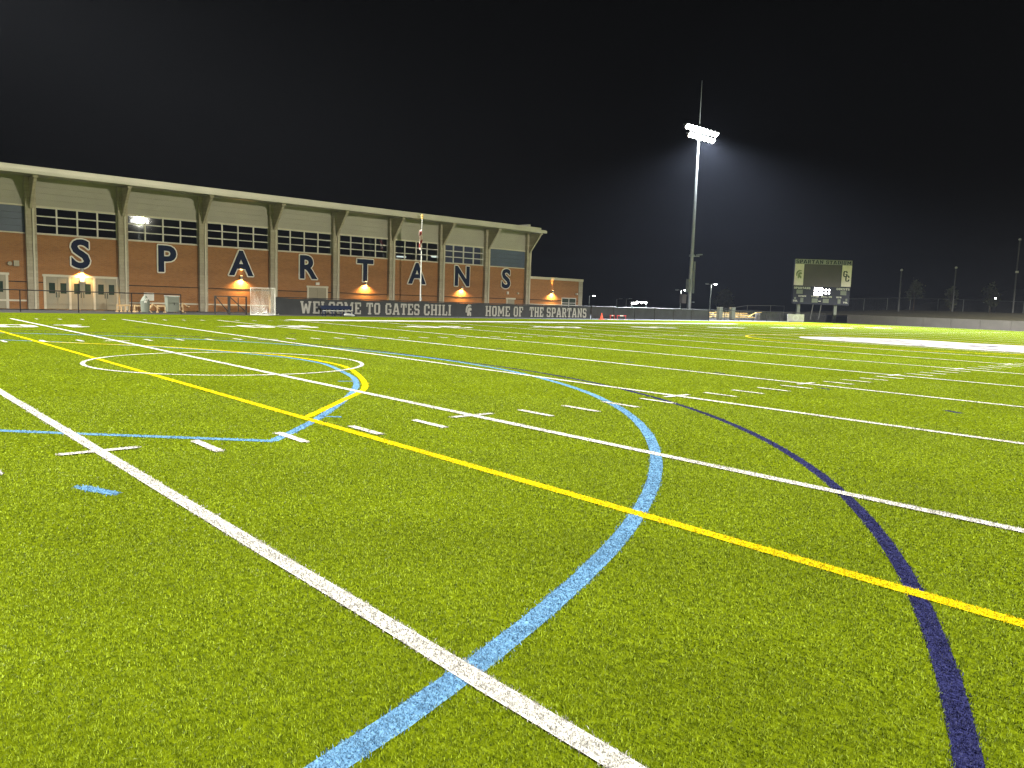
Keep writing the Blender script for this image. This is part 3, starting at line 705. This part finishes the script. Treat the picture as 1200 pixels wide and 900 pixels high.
# bin with a white bag edge
tb = empty('litter_bin', (13.75,44.1,0)); tag(tb, 'dark grey litter bin with white liner by the rail fence', 'bin')
mb = MB(); mb.tube([(13.75,44.1,0),(13.75,44.1,.05),(13.75,44.1,.72)], [.22,.24,.28], 14); bp(mb, 'bin_body', 'greybox', root=tb)
bp(MB().tube([(13.75,44.1,.721),(13.75,44.1,.78),(13.75,44.1,.95),(13.78,44.1,1.05)], [.27,.24,.14,.07], 14), 'bin_lid', 'greybox', root=tb)
bp(MB().prism([(13.62,.62),(13.74,.60),(13.86,.88),(13.74,.90)], 'y', 43.78, 43.81), 'liner', 'white_plastic', root=tb)
cb = empty('equipment_cabinet', (15.6,44.5,0)); tag(cb, 'grey green equipment cabinet behind the rail fence', 'cabinet')
bp(MB().box(15.2,15.93,44.3,44.9,.06,1.04), 'cabinet_body', 'greybox', root=cb)
bp(MB().box(15.17,15.96,44.27,44.93,1.042,1.10), 'cabinet_lid', 'galv', root=cb)
bp(MB().box(15.58,15.62,44.26,44.298,.5,.62), 'handle', 'black', root=cb)

# flagpole with limp flag
fp = empty('flagpole', (35.9,45.5,0)); tag(fp, 'slender flagpole with gold ball in front of the gymnasium', 'flagpole')
bp(MB().tube([(35.9,45.5,0),(35.9,45.5,4),(35.9,45.5,7.95)], [.07,.055,.035], 10), 'pole', 'galv', root=fp)
mb = MB()
for zc, rr in ((8.03,.1),(8.22,.13)):
    mb.tube([(35.9,45.5,zc-rr),(35.9,45.5,zc-rr*.7),(35.9,45.5,zc),(35.9,45.5,zc+rr*.7),(35.9,45.5,zc+rr)], [rr*.1,rr*.7,rr,rr*.7,rr*.1], 12)
bp(mb, 'finial', 'gold', root=fp, smooth=True)
bp(MB().box(35.84,35.96,45.38,45.44,1.3,1.5), 'cleat', 'galv', root=fp)
m, nt, b_ = newmat('flag_cloth')
tc = node(nt,'ShaderNodeTexCoord'); wv = node(nt,'ShaderNodeTexWave'); wv.inputs['Scale'].default_value = 1.1; wv.inputs['Distortion'].default_value = 3; wv.bands_direction = 'DIAGONAL'
rp = node(nt,'ShaderNodeValToRGB'); rp.color_ramp.interpolation = 'CONSTANT'; rp.color_ramp.elements[0].color = (.30,.05,.04,1); rp.color_ramp.elements[1].position = .5; rp.color_ramp.elements[1].color = (.68,.58,.52,1)
nt.links.new(tc.outputs['Object'], wv.inputs['Vector']); nt.links.new(wv.outputs['Fac'], rp.inputs['Fac']); nt.links.new(rp.outputs['Color'], b_.inputs['Base Color']); M['flag'] = m
flag = sheet(lambda u, v: (35.86-.32*u*(.55+.45*math.sin(v*3.0+.4))-.03*math.sin(v*9), 45.46-.10*math.sin(u*7+v*3), 7.15-1.55*v-.2*u), 12, 24).build('flag', M['flag'], smooth=True)
tag(flag, 'limp red and white flag hanging from the flagpole', 'flag')

# cone and red hurdles to the right of the banner
cn = empty('traffic_cone', (54.3,41.6,0)); tag(cn, 'orange traffic cone at the end of the lettered banner', 'cone')
bp(MB().tube([(54.3,41.6,.03),(54.3,41.6,.62)], [.16,.03], 14), 'cone_body', 'orange', root=cn, smooth=False)
bp(MB().box(54.09,54.51,41.39,41.81,0,.035), 'cone_base', 'orange', root=cn)
bp(MB().tube([(54.3,41.6,.26),(54.3,41.6,.40)], [.107,.075], 14), 'white_band', 'white_plastic', root=cn)
def low_hurdle(x, y, rz, label):
    root = empty('practice_hurdle', (x,y,0), rz); tag(root, label, 'hurdle', 'red and white practice hurdles')
    def add(mb, n, mm): o = mb.build(n, M[mm]); o.parent = root
    add(MB().box(-.55,-.2,-.02,.02,.34,.44).box(.2,.55,-.02,.02,.34,.44), 'board_end', 'red')
    add(MB().box(-.198,.198,-.021,.021,.34,.44), 'board_centre', 'white_plastic')
    for s in (-1,1):
        add(MB().bar((s*.5,0,.34),(s*.5,-.05,.02),.035), 'upright', 'red'); add(MB().bar((s*.5,-.3,.02),(s*.5,.25,.02),.035), 'foot', 'white_plastic')
low_hurdle(55.6, 41.4, .3, 'red and white practice hurdle next to the orange cone')
low_hurdle(57.1, 41.5, -.25, 'red and white practice hurdle farther from the orange cone')

# ------------------------------------------------------------------ floodlight poles
def flood_pole(h, label, rows=((0.0, 9, 7.4), (-.95, 7, 6.0)), rod=6.3, extras=True):
    root = empty('floodlight_pole', (0,0,0)); tag(root, label, 'floodlight', 'tall stadium floodlight poles')
    def add(mb, n, mm, par=None, **k):
        o = mb.build(n, M[mm], **k); o.parent = par or root; return o
    add(MB().tube([(0,0,0),(0,0,3),(0,0,h*.5),(0,0,h+.3)], [.28,.27,.21,.13], 16), 'pole', 'galv', smooth=True)
    if rod: add(MB().tube([(0,0,h+.31),(0,0,h+rod*.5),(0,0,h+rod)], [.07,.05,.025], 8), 'lightning_rod', 'galv')
    for dz, n, wd in rows:
        arm = add(MB().box(-wd/2, wd/2, -.22, -.10, h+dz-.06, h+dz+.06), 'crossarm', 'housing')
        for k in range(n):
            x = -wd/2 + wd*(k+.5)/n
            c = Vector((x, -.30, h+dz-.05)); d = Vector((.25*(x/wd), -.8, -.62)).normalized()
            fl = add(MB().tube([c-d*.22, c-d*.1, c+d*.12, c+d*.30], [.10,.24,.36,.40], 14, caps=True), 'floodlight', 'housing')
            add(MB().tube([c+d*.305, c+d*.315], .37, 14), 'lens', 'lens', fl)
    if extras:
        add(MB().box(.24,.62,-.25,.25,3.3,7.6), 'driver_cabinet', 'greybox'); add(MB().box(-.72,-.26,-.25,.2,3.4,5.2), 'driver_cabinet', 'greybox')
        add(MB().box(-1.75,-.85,-.1,.35,1.9,3.1).box(-.85,-.3,.08,.14,2.9,3.0), 'control_box', 'concrete')
        col_ = add(MB().tube([(0,0,8.2),(0,0,8.5)], .36, 16), 'collar', 'galv'); 
        up = add(MB().bar((.3,0,8.3),(1.4,-.2,8.35),.12).prism([(.9,8.42),(1.9,8.55),(1.9,8.7),(.9,8.6)], 'y', -.4, .0), 'uplight', 'galv')
    return root
p1 = flood_pole(25.0, 'tall floodlight pole with two glowing lamp rows and lightning rod'); p1.location = (87.2, 54.9, 0)
p2 = copy_tree(p1); p2.location = (-6.5, 46.5, 0); p2['label'] = 'tall floodlight pole left of the gymnasium'
p3 = copy_tree(p1); p3.location = (-4.9, -40, 0); p3.rotation_euler = (0,0,math.pi); p3['label'] = 'tall floodlight pole behind the viewer on the near side'
p4 = copy_tree(p1); p4.location = (87.2, -40, 0); p4.rotation_euler = (0,0,math.pi); p4['label'] = 'tall floodlight pole on the near side towards the concrete wall'
p5 = flood_pole(13.9, 'shorter floodlight mast opposite the gymnasium windows', rows=((0,4,3.2),(-.9,4,3.0)), rod=0, extras=False)
p5.location = (40.7, -39.2, 0); p5.rotation_euler = (0,0,math.pi)

COOL = (1.0, .975, .87)
FW = 250000.0
def flood(x, y, z, az, w, c0=.17, c1=.36, p=2.3, col=COOL, az0=-.25, az1=.35, rad=1.0):
    """bank of stadium floods: little light straight down, most of it thrown out over the field, sharp upper cut-off"""
    d = bpy.data.lights.new('flood_light', 'POINT'); d.energy = w; d.color = col; d.shadow_soft_size = rad; d.use_nodes = True
    o = bpy.data.objects.new('flood_light', d); COL.objects.link(o); o.location = (x, y, z)
    nt = d.node_tree; em = nt.nodes['Emission']; g = node(nt, 'ShaderNodeNewGeometry')
    v = node(nt, 'ShaderNodeVectorMath', operation='NORMALIZE'); nt.links.new(g.outputs['Incoming'], v.inputs[0])
    def dot(vec):
        q = node(nt, 'ShaderNodeVectorMath', operation='DOT_PRODUCT'); nt.links.new(v.outputs[0], q.inputs[0]); q.inputs[1].default_value = vec; return q.outputs['Value']
    def m2(op, a, b):
        q = node(nt, 'ShaderNodeMath', operation=op)
        for i, k in enumerate((a, b)):
            if hasattr(k, 'links'): nt.links.new(k, q.inputs[i])
            else: q.inputs[i].default_value = k
        return q.outputs[0]
    def ramp(val, lo, hi):
        q = node(nt, 'ShaderNodeMapRange', interpolation_type='SMOOTHSTEP'); nt.links.new(val, q.inputs[0])
        q.inputs[1].default_value = lo; q.inputs[2].default_value = hi; return q.outputs[0]
    c = dot((0,0,-1)); cc = m2('MAXIMUM', c, .2)
    t = m2('MULTIPLY', m2('POWER', cc, -p), ramp(c, c0, c1))
    ax = math.radians(az); fwd = dot((math.cos(ax), math.sin(ax), 0)); sx = m2('SQRT', m2('SUBTRACT', 1.0001, m2('MULTIPLY', c, c)), 0)
    t = m2('MULTIPLY', t, ramp(m2('DIVIDE', fwd, sx), az0, az1))
    t = m2('ADD', t, .015)
    nt.links.new(t, em.inputs['Strength']); return o
FW = 60000.0
flood(87.2, 54.0, 23.8, -134, FW*8.5, .24, .75, .8, (.82,.90,1), .15, .8)
flood(-6.5, 45.6, 23.8, -60, FW*1.6, .2, .45, 1.6)
flood(-4.9, -39.1, 23.8, 65, FW*1.3, .2, .45, 2.0)
flood(87.2, -39.1, 23.8, 120, FW*7.0, .2, .5, 1.5)
spot('flood_light', (40.7, -38.3, 13.2), (27, 48, 4), FW*1.95, 46, .5, (1,.93,.72), .7)
spot('uplight_light', (88.8, 54.6, 8.9), (86, 50, 30), 2500, 70, .6, (.8,.88,1), .2)

# ------------------------------------------------------------------ scoreboard
SBO = Vector((99.75, 42.5, 0)); ang = math.atan2(39.89-45.01, 102.57-96.92)
sb = empty('scoreboard', SBO, ang); tag(sb, 'stadium scoreboard on two posts with pale side panels and lit clock', 'scoreboard')
def sp_(mb, n, mm, par=None, **k):
    o = mb.build(n, M[mm], **k); o.parent = par or sb; return o
HW = 3.83
sp_(MB().box(-HW, HW, 0, .5, 2.35, 8.35), 'cabinet', 'navyboard')
hd = sp_(MB().box(-HW, HW, -.05, -.003, 7.72, 8.36), 'header_panel', 'print')
g, W = slab('SPARTAN STADIUM', .46, scale_to=2*HW-.25, space=.5); sp_(MB().merge(g, Matrix.Translation((-HW+.12, -.055, 7.81))), 'lettering', 'navy_paint', hd)
sp_(MB().box(-2.52, 2.45, -.04, -.003, 4.75, 7.68), 'video_screen', 'screen')
lp = sp_(MB().box(-HW, -2.6, -.06, -.003, 4.85, 7.70), 'side_panel', 'paper')
def hp(pts, ox, oz, sx, sz): return [(ox+a*sx, oz+b*sz) for a, b in pts]
C1 = ((.05,.30),(.02,.62),(.14,.86),(.38,1.0),(.68,.98),(.86,.86),(.62,.84),(.36,.76),(.22,.56),(.2,.3)); C2 = ((.28,.52),(.4,.70),(.62,.76),(.8,.70),(.86,.52),(.72,.48),(.6,.5),(.62,.36),(.78,.34),(.8,.04),(.66,.0),(.56,.18),(.46,.02),(.26,.04))
sp_(MB().prism(hp(C1,-3.65,5.75,.95,1.15), 'y', -.075, -.062).prism(hp(C2,-3.65,5.75,.95,1.15), 'y', -.076, -.062), 'helmet_emblem', 'greyprint', lp)
rp_ = sp_(MB().box(2.55, HW, -.06, -.003, 4.85, 7.70), 'side_panel', 'paper')
for ch, x, z in (('G', 2.72, 6.15), ('C', 3.04, 5.55)):
    g, W = slab(ch, .8); sp_(MB().merge(g, Matrix.Translation((x, -.065, z))), 'monogram', 'navy_paint', rp_)
for txt, x, z, h, w in (('SPARTANS',-3.75,4.38,.27,2.2),('GUESTS',2.0,4.38,.27,1.75),('DOWN',-3.1,3.32,.2,1.05),('TO GO',-1.35,3.32,.2,1.0),('BALL ON',.0,3.32,.2,1.45),('QTR',2.05,3.3,.2,.7),('TOL',-3.8,2.66,.22,.62),('TOL',3.0,2.62,.22,.62)):
    g, W = slab(txt, h, scale_to=w); sp_(MB().merge(g, Matrix.Translation((x, -.012, z))), 'lettering', 'white_plastic')
for x, z, w, h in ((-3.4,3.72,.85,.55),(2.55,3.72,.8,.55),(-1.25,2.6,.8,.55),(.25,2.6,.8,.55),(-2.8,2.6,.4,.6),(2.25,2.55,.4,.6),(-3.65,2.95,.25,.3),(3.3,2.95,.25,.3)):
    sp_(MB().box(x, x+w, -.03, -.003, z, z+h), 'digit_window', 'greybox')
dgm = MB()
SEG = {'1':'bc','2':'abged','0':'abcdef','4':'fgbc'}
def seg(ch, x, z, w, h, t=.13):
    S_ = {'a':(x,x+w,z+h-t,z+h),'d':(x,x+w,z,z+t),'g':(x,x+w,z+h/2-t/2,z+h/2+t/2),'f':(x,x+t,z+h/2+t/2+.01,z+h-t-.01),'b':(x+w-t,x+w,z+h/2+t/2+.01,z+h-t-.01),'e':(x,x+t,z+t+.01,z+h/2-t/2-.01),'c':(x+w-t,x+w,z+t+.01,z+h/2-t/2-.01)}
    for c in SEG[ch]: a = S_[c]; dgm.box(a[0], a[1], -.05, -.003, a[2], a[3])
for ch, x in (('0',-1.0),('0',-.35),('1',.2),('1',.62)): seg(ch, x, 3.62, .46, .98, .15)
dgm.box(.26,.37,-.05,-.003,3.86,3.98).box(.26,.37,-.05,-.003,4.24,4.36)
sp_(dgm, 'clock_digits', 'digit')
sp_(MB().box(-.35,-.02,-.03,-.003,2.75,2.85), 'flag_lamp', 'white_plastic')
for x in (-2.75, 2.25): sp_(MB().box(x-.2, x+.2, .52, .92, -.02, 8.2), 'post', 'greybox')
for x in (-.9, .2): sp_(MB().bar((x,.3,2.34),(x-.25,.3,.3),.12), 'brace', 'mast')
spot('clock_glow', SBO + Vector((-1.2,-1.3,4.2)), SBO + Vector((0,0,4.6)), 8, 150, 1, (1,.9,.8), .5)

# white sign board on the fence
o = empty('sign_board', (90.4, 41.0, 0)); tag(o, 'white sign board with faint round mark under the scoreboard', 'sign')
d_ = Vector((91.26-89.78, 40.31-41.78, 0)).normalized(); o.rotation_euler = (0,0,math.atan2(d_.y,d_.x))
def so(mb, n, mm): q = mb.build(n, M[mm]); q.parent = o; return q
so(MB().box(-1.04,1.04,-.03,.03,.08,.99), 'board', 'print')
ring = MB(); RN = 28
for k in range(RN):
    a0, a1 = 2*math.pi*k/RN, 2*math.pi*(k+1)/RN
    ring.add([(rr*math.cos(a), -.034, .53+rr*math.sin(a)) for a in (a0,a1) for rr in (.28,.36)], [(0,1,3,2)])
so(ring, 'round_mark', 'galv')
for x in (-.9,.9): so(MB().bar((x,.06,-.01),(x,.06,1.0),.05), 'post', 'galv')

# ------------------------------------------------------------------ right side: concrete wall, slope, fence, trees, poles
cw = empty('concrete_wall', (101.3, 20, 0)); tag(cw, 'long low grey concrete retaining wall below the grassy slope', 'wall')
mb = MB(); ys = list(np.arange(39.3, -40, -3.2))
for a, b in zip(ys[:-1], ys[1:]): mb.box(101.0, 101.35, b+.015, a-.015, -.02, 1.12)
bp(mb, 'wall_panel', 'concrete', root=cw); bp(MB().box(101.06,101.33,-38,39.25,-.02,1.08), 'wall_core', 'concrete', root=cw)
def slope_z(x, y):
    t = min(max((x-101.3)/30, 0), 1); return 1.02 + 1.1*t*t*(3-2*t) - max(0, (y-44)/14)*1.0*t
nx_, ny_ = 24, 40
mb = MB(); gxs = np.linspace(101.36, 175, nx_); gys = np.linspace(-60, 62, ny_)
mb.add([(x, y, slope_z(x,y) + .06*math.sin(x*.9+y*1.3)*min(1,(x-101.3)/4)) for y in gys for x in gxs], [(j*nx_+i, j*nx_+i+1, (j+1)*nx_+i+1, (j+1)*nx_+i) for j in range(ny_-1) for i in range(nx_-1)])
o = mb.build('slope', M['slope'], smooth=True); tag(o, 'dry grassy bank above the grey concrete wall', 'bank', kind='structure')
# dark hill beyond
hx_ = np.linspace(-1, 1, 60); mb = MB(); R0 = 260
def hill_h(t): return 13.0*math.exp(-((t-.55)/.42)**2) + 11.0*math.exp(-((t+.02)/.25)**2)*.55 + 1.2*math.sin(t*9+1) + .5*math.sin(t*31)
rows_ = []
for r, s in ((210,0),(230,.55),(250,.9),(270,1),(330,.7),(400,0)):
    for t in hx_:
        a = math.radians(16) - t*math.radians(26); rows_.append((CP.x + r*math.cos(a), CP.y + r*math.sin(a), -.5 + s*max(.5, hill_h(t)) ))
mb.add(rows_, [(j*60+i, j*60+i+1, (j+1)*60+i+1, (j+1)*60+i) for j in range(5) for i in range(59)])
o = mb.build('hill', M['hill'], smooth=True); tag(o, 'dark low hill against the night sky behind the right fence', 'hill', kind='structure')
# slope fence
sf = empty('slope_fence', (132, 44, 0)); tag(sf, 'chain link fence climbing the bank behind the concrete wall', 'fence')
FP = [(123.6,51.9),(127.2,48.7),(130.2,46.2),(133.1,43.7),(136.5,40.6),(139.6,37.8),(142.8,34.9),(147,31.1),(151,27.4),(155,23.7)]
tops = []
for x, y in FP:
    z = slope_z(x,y); tops.append((x,y,z+2.0)); bp(MB().tube([(x,y,z-.1),(x,y,z+2.02)], .07, 8), 'post', 'galv', root=sf)
bp(MB().tube(tops, .045, 6), 'top_rail', 'galv', root=sf)
mb = MB(); n = len(FP)
mb.add([(x,y,slope_z(x,y)) for x, y in FP] + [(a,b,c-.03) for a,b,c in tops], [(i,i+1,n+i+1,n+i) for i in range(n-1)])
bp(mb, 'mesh_panel', 'link', root=sf)

def leafy(name, loc, h, rad, label, trunk_h, seed, group, shape='round', n=1500, leaf=.16):
    rg = np.random.default_rng(seed); root = empty(name, loc); tag(root, label, 'tree', group)
    tr = MB(); tr.tube([(0,0,-.1),(.03,0,trunk_h*.6),(0,.03,h*.75)], [.11,.08,.03], 8)
    for k in range(9):
        a = rg.uniform(0, 6.28); z = trunk_h + (h-trunk_h)*rg.uniform(0,.6); rr = rad*rg.uniform(.5,.85)
        tr.tube([(0,0,z),(rr*.5*math.cos(a),rr*.5*math.sin(a),z+rr*.35),(rr*math.cos(a),rr*math.sin(a),z+rr*.8)], [.045,.03,.012], 5)
    o = tr.build('trunk', M['bark']); o.parent = root
    cr = MB(); cl_ = [(rg.uniform(0,6.28), rg.uniform(.15,1)**.6, rg.uniform(0,1)) for _ in range(34)]
    for k in range(n):
        a, q, t = cl_[rg.integers(len(cl_))]
        prof = {'round': math.sin(math.pi*min(1,.12+.88*t))**.6, 'cone': (1-t)**.7+.08, 'oval': math.sin(math.pi*(.08+.9*t))**.8}[shape]
        z = trunk_h*.85 + (h-trunk_h*.85)*t; c = np.array([math.cos(a)*q*rad*prof, math.sin(a)*q*rad*prof, z]) + rg.normal(0, rad*.17, 3)
        u = rg.normal(0,1,3); u /= np.linalg.norm(u); v = np.cross(u, rg.normal(0,1,3)); v /= np.linalg.norm(v); s = leaf*rg.uniform(.6,1.4)
        cr.add([c-u*s, c+v*s*.6, c+u*s, c-v*s*.6], [(0,1,2,3)])
    o = cr.build('crown', M['leaf'], fix=False); o.parent = root
    return root
TG = 'young trees on the bank'
leafy('young_tree', (130.1,42.0,slope_z(130.1,42)), 4.6, 1.25, 'young tree with pale trunk on the bank, nearest the scoreboard', 1.7, 1, TG, 'oval', 900)
leafy('young_tree', (134.6,38.0,slope_z(134.6,38)), 3.9, .95, 'narrow young tree just left of the middle light mast on the bank', .8, 2, TG, 'oval', 900)
leafy('young_tree', (139.4,33.8,slope_z(139.4,33.8)), 4.5, 1.2, 'young tree on the bank between middle and tallest light mast', 1.4, 3, TG, 'oval', 900)
leafy('round_tree', (129.6,76.4,-.02), 4.6, 1.7, 'dense rounded tree behind the gold-lit bleachers', .9, 4, None, 'round', 2600, .2)
def mast(x, y, h, label, lean=0):
    root = empty('light_mast', (x,y,slope_z(x,y)-.1)); tag(root, label, 'mast', 'slim masts behind the concrete wall')
    o = MB().tube([(0,0,0),(0,0,h)], [.14,.09], 10).build('pole', M['mast']); o.parent = root
    o = MB().tube([(0,0,h+.002),(0,0,h+.2),(0,0,h+.32)], [.16,.2,.06], 10).build('cap', M['white_plastic']); o.parent = root
    return root
mast(121.2, 40.8, 6.2, 'slim mast on the bank nearest the scoreboard'); mast(127.3, 35.3, 6.6, 'slim mast on the bank beside the narrow young tree'); 
m3 = mast(134.4, 29.2, 11.1, 'tallest slim mast, at the right edge of the bank')
o = MB().box(-.3,-.05,-.3,.1,6.2,6.5).build('bracket_lamp', M['white_plastic']); o.parent = m3

# ------------------------------------------------------------------ bleachers and clutter behind the chain link
def bleacher(x0, x1, label):
    root = empty('bleacher', ((x0+x1)/2, 47.5, 0)); tag(root, label, 'bleachers', 'gold bleachers behind the chain link fence')
    for k in range(3):
        y = 46.4 + k*.65; z = .36 + k*.24
        bp(MB().box(x0,x1,y,y+.26,z-.06,z+.05), 'seat_plank', 'gold', root=root); bp(MB().box(x0,x1,y+.28,y+.5,z-.2,z-.16), 'foot_plank', 'galv', root=root)  # gold seat tone is lamp glow put into the plank colour
    for x in np.linspace(x0+.2, x1-.2, 4):
        bp(MB().bar((x,46.4,.02),(x,48.2,.02),.05).bar((x,46.5,.0),(x,46.5,.355),.05).bar((x,47.15,0),(x,47.15,.59),.05).bar((x,47.8,0),(x,47.8,.83),.05).bar((x,46.4,.28),(x,47.8,.8),.05), 'frame', 'galv', root=root)
    return root
bleacher(76.6, 80.2, 'short gold-lit bleacher at the foot of the tall floodlight pole'); bleacher(80.6, 84.0, 'gold-lit bleacher between the two grey utility boxes'); b3 = bleacher(84.4, 90.2, 'long gold-lit bleacher nearest the white sign board')
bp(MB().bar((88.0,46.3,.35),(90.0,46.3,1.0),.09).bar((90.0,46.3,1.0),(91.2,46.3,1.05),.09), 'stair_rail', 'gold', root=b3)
for x, lb in ((80.4,'grey utility box between short bleacher and pole'),(83.2,'grey utility box left of the long gold-lit bleacher')):
    o = empty('utility_box', (x,45.6,0)); tag(o, lb, 'utility box', 'grey utility boxes')
    bp(MB().box(x-.36,x+.36,45.4,45.8,.15,1.5), 'box_body', 'greybox', root=o); bp(MB().box(x-.39,x+.39,45.37,45.83,1.502,1.56), 'box_lid', 'galv', root=o); bp(MB().box(x-.3,x+.3,45.43,45.77,-.01,.149), 'box_foot', 'concrete', root=o)
def folding_chair(x, y, rz, lb):
    root = empty('folding_chair', (x,y,0), rz); tag(root, lb, 'chair', 'white folding chairs behind the chain link')
    def add(mb, n): o = mb.build(n, M['white_plastic']); o.parent = root
    add(MB().box(-.22,.22,-.22,.2,.43,.46), 'seat'); add(MB().prism([(.21,.6),(.25,.6),(.30,.85),(.26,.85)], 'x', -.22, .22), 'backrest')
    for s in (-.21,.21): add(MB().bar((s,-.25,0),(s,.24,.62),.03), 'leg'); add(MB().bar((s,.25,0),(s,-.18,.43),.03), 'leg')
folding_chair(73.9,45.5,.3,'white folding chair farthest left behind the chain link'); folding_chair(74.9,45.8,-.4,'white folding chair second from the left behind the chain link'); folding_chair(75.8,45.4,1.2,'white folding chair beside the short gold-lit bleacher')
# long dim rail and shed shape left of the scoreboard
o = empty('ramp_rail', (93,52,0)); tag(o, 'dim sloping handrail behind the long gold-lit bleacher', 'handrail')
bp(MB().tube([(88.5,51,1.2),(93,49.5,1.9),(96.5,48,2.0),(98.5,47,2.0)], .03, 6), 'rail', 'mast', root=o)
for x, y, z in ((88.6,50.96,1.2),(93,49.5,1.9),(96.5,48,2.0),(98.4,47.05,2.0)): bp(MB().tube([(x,y,-.02),(x,y,z)], .035, 6), 'post', 'mast', root=o)
o = empty('barrel', (88.0,44.9,0)); tag(o, 'pale barrel behind the fence left of the white sign board', 'barrel')
bp(MB().tube([(88,44.9,0),(88,44.9,.3),(88,44.9,.85),(88,44.9,.9)], [.28,.31,.29,.25], 14), 'barrel_body', 'concrete', root=o)

# ------------------------------------------------------------------ street lamps far behind
def street_lamp(x, y, h, label, heads=(-1, 1), lit=True, rz=-.73):
    root = empty('street_lamp', (x,y,-.02), rz); tag(root, label, 'street lamp', 'street lamps beyond the fence')
    o = MB().tube([(0,0,0),(0,0,h)], [.13,.08], 8).build('pole', M['galv']); o.parent = root
    for s in heads:
        o = MB().bar((0,0,h-.08),(s*.75,0,h+.05),.07).box(min(s*.6,s*1.25), max(s*.6,s*1.25), -.2, .2, h, h+.16).build('lamp_head', M['housing']); o.parent = root
        if lit:
            l = MB().box(min(s*.65,s*1.2), max(s*.65,s*1.2), -.24, .16, h-.10, h-.004).build('lens', M['cool'] if s > 0 else M['white_plastic']); l.parent = o
    return root
street_lamp(139.8, 94.3, 5.0, 'lit double street lamp just left of the tall floodlight pole')
street_lamp(144.8, 90, 6.5, 'lit double street lamp behind the grey utility boxes')
street_lamp(125.1, 107.8, 3.1, 'lit street lamp just right of the low brick wing', heads=(1,))
for (x, y, h, lb) in ((131,105,2.6,'small unlit lamp post, left one of a close pair'),(132.6,103.6,2.7,'small unlit lamp post, right one of a close pair'),(146,96.5,2.4,'small unlit lamp post right of the distant canopy')):
    street_lamp(x, y, h, lb, heads=(1,), lit=False)
for x, y, z in ((140.4,93.8,4.6),(145.4,89.5,6.1)):
    d = bpy.data.lights.new('street_lamp_light', 'POINT'); d.energy = 900; d.color = (.9,1,.95); d.shadow_soft_size = .3
    o = bpy.data.objects.new('street_lamp_light', d); COL.objects.link(o); o.location = (x, y, z)
# distant lit canopy
ca = empty('lit_canopy', (236,183,0), -.73); tag(ca, 'far off lit canopy with bright lamps on the horizon', 'canopy')
def cadd(mb, n, mm): o = mb.build(n, M[mm]); o.parent = ca
cadd(MB().box(-3.2,3.2,-2,2,2.2,2.5), 'canopy_roof', 'white_plastic')
for x in (-2.8,2.8): cadd(MB().box(x-.15,x+.15,-.15,.15,0,2.2), 'post', 'galv')
for x in (-.9,.7,2.2): cadd(MB().tube([(x,-2.1,1.9),(x,-2.1,2.6)], .35, 10), 'lamp', 'cool')
cadd(MB().box(-3.1,-1.2,-2.05,-2.01,1.7,2.0), 'light_strip', 'cool')
for (x, y, z, lb) in ((153.5,37.2,4.6,'small distant lamp on the hill left of the tallest mast'),):
    o = empty('hill_lamp', (x,y,0)); tag(o, lb, 'lamp')
    bp(MB().tube([(x,y,0),(x,y,z)], .07, 6), 'pole', 'black', root=o); bp(MB().tube([(x,y,z),(x,y,z+.25)], .16, 10), 'lens', 'cool', root=o)

# ------------------------------------------------------------------ night air
hz = MB().box(-460, 460, -460, 460, -2, 36).build('haze', bpy.data.materials.new('night_haze'))
tag(hz, 'thin night mist lit by the floodlights', 'haze', kind='stuff')
hm = hz.data.materials[0]; hm.use_nodes = True; nt = hm.node_tree
for n_ in list(nt.nodes):
    if n_.type != 'OUTPUT_MATERIAL': nt.nodes.remove(n_)
pv = node(nt, 'ShaderNodeVolumePrincipled'); pv.inputs['Color'].default_value = (.74,.80,1,1); pv.inputs['Density'].default_value = .000105; pv.inputs['Anisotropy'].default_value = .0
nt.links.new(pv.outputs[0], nt.nodes['Material Output'].inputs['Volume'])

# ------------------------------------------------------------------ night sky
W_ = bpy.data.worlds.new('World'); S.world = W_; W_.use_nodes = True; nt = W_.node_tree
sky = node(nt, 'ShaderNodeTexSky'); sky.sky_type = 'NISHITA'; sky.sun_disc = False; sky.sun_elevation = math.radians(-4); sky.sun_rotation = math.radians(230)
bg = nt.nodes['Background']; bg.inputs['Strength'].default_value = .0008
nt.links.new(sky.outputs[0], bg.inputs['Color'])

S.view_settings.view_transform = 'Standard'; S.view_settings.look = 'None'; S.view_settings.exposure = 0; S.view_settings.gamma = 1
S.cycles.volume_bounces = 0; S.cycles.max_bounces = 6; S.cycles.transparent_max_bounces = 12
S.cycles.use_denoising = True; S.cycles.denoising_prefilter = 'NONE'
S.cycles.sample_clamp_indirect = 6
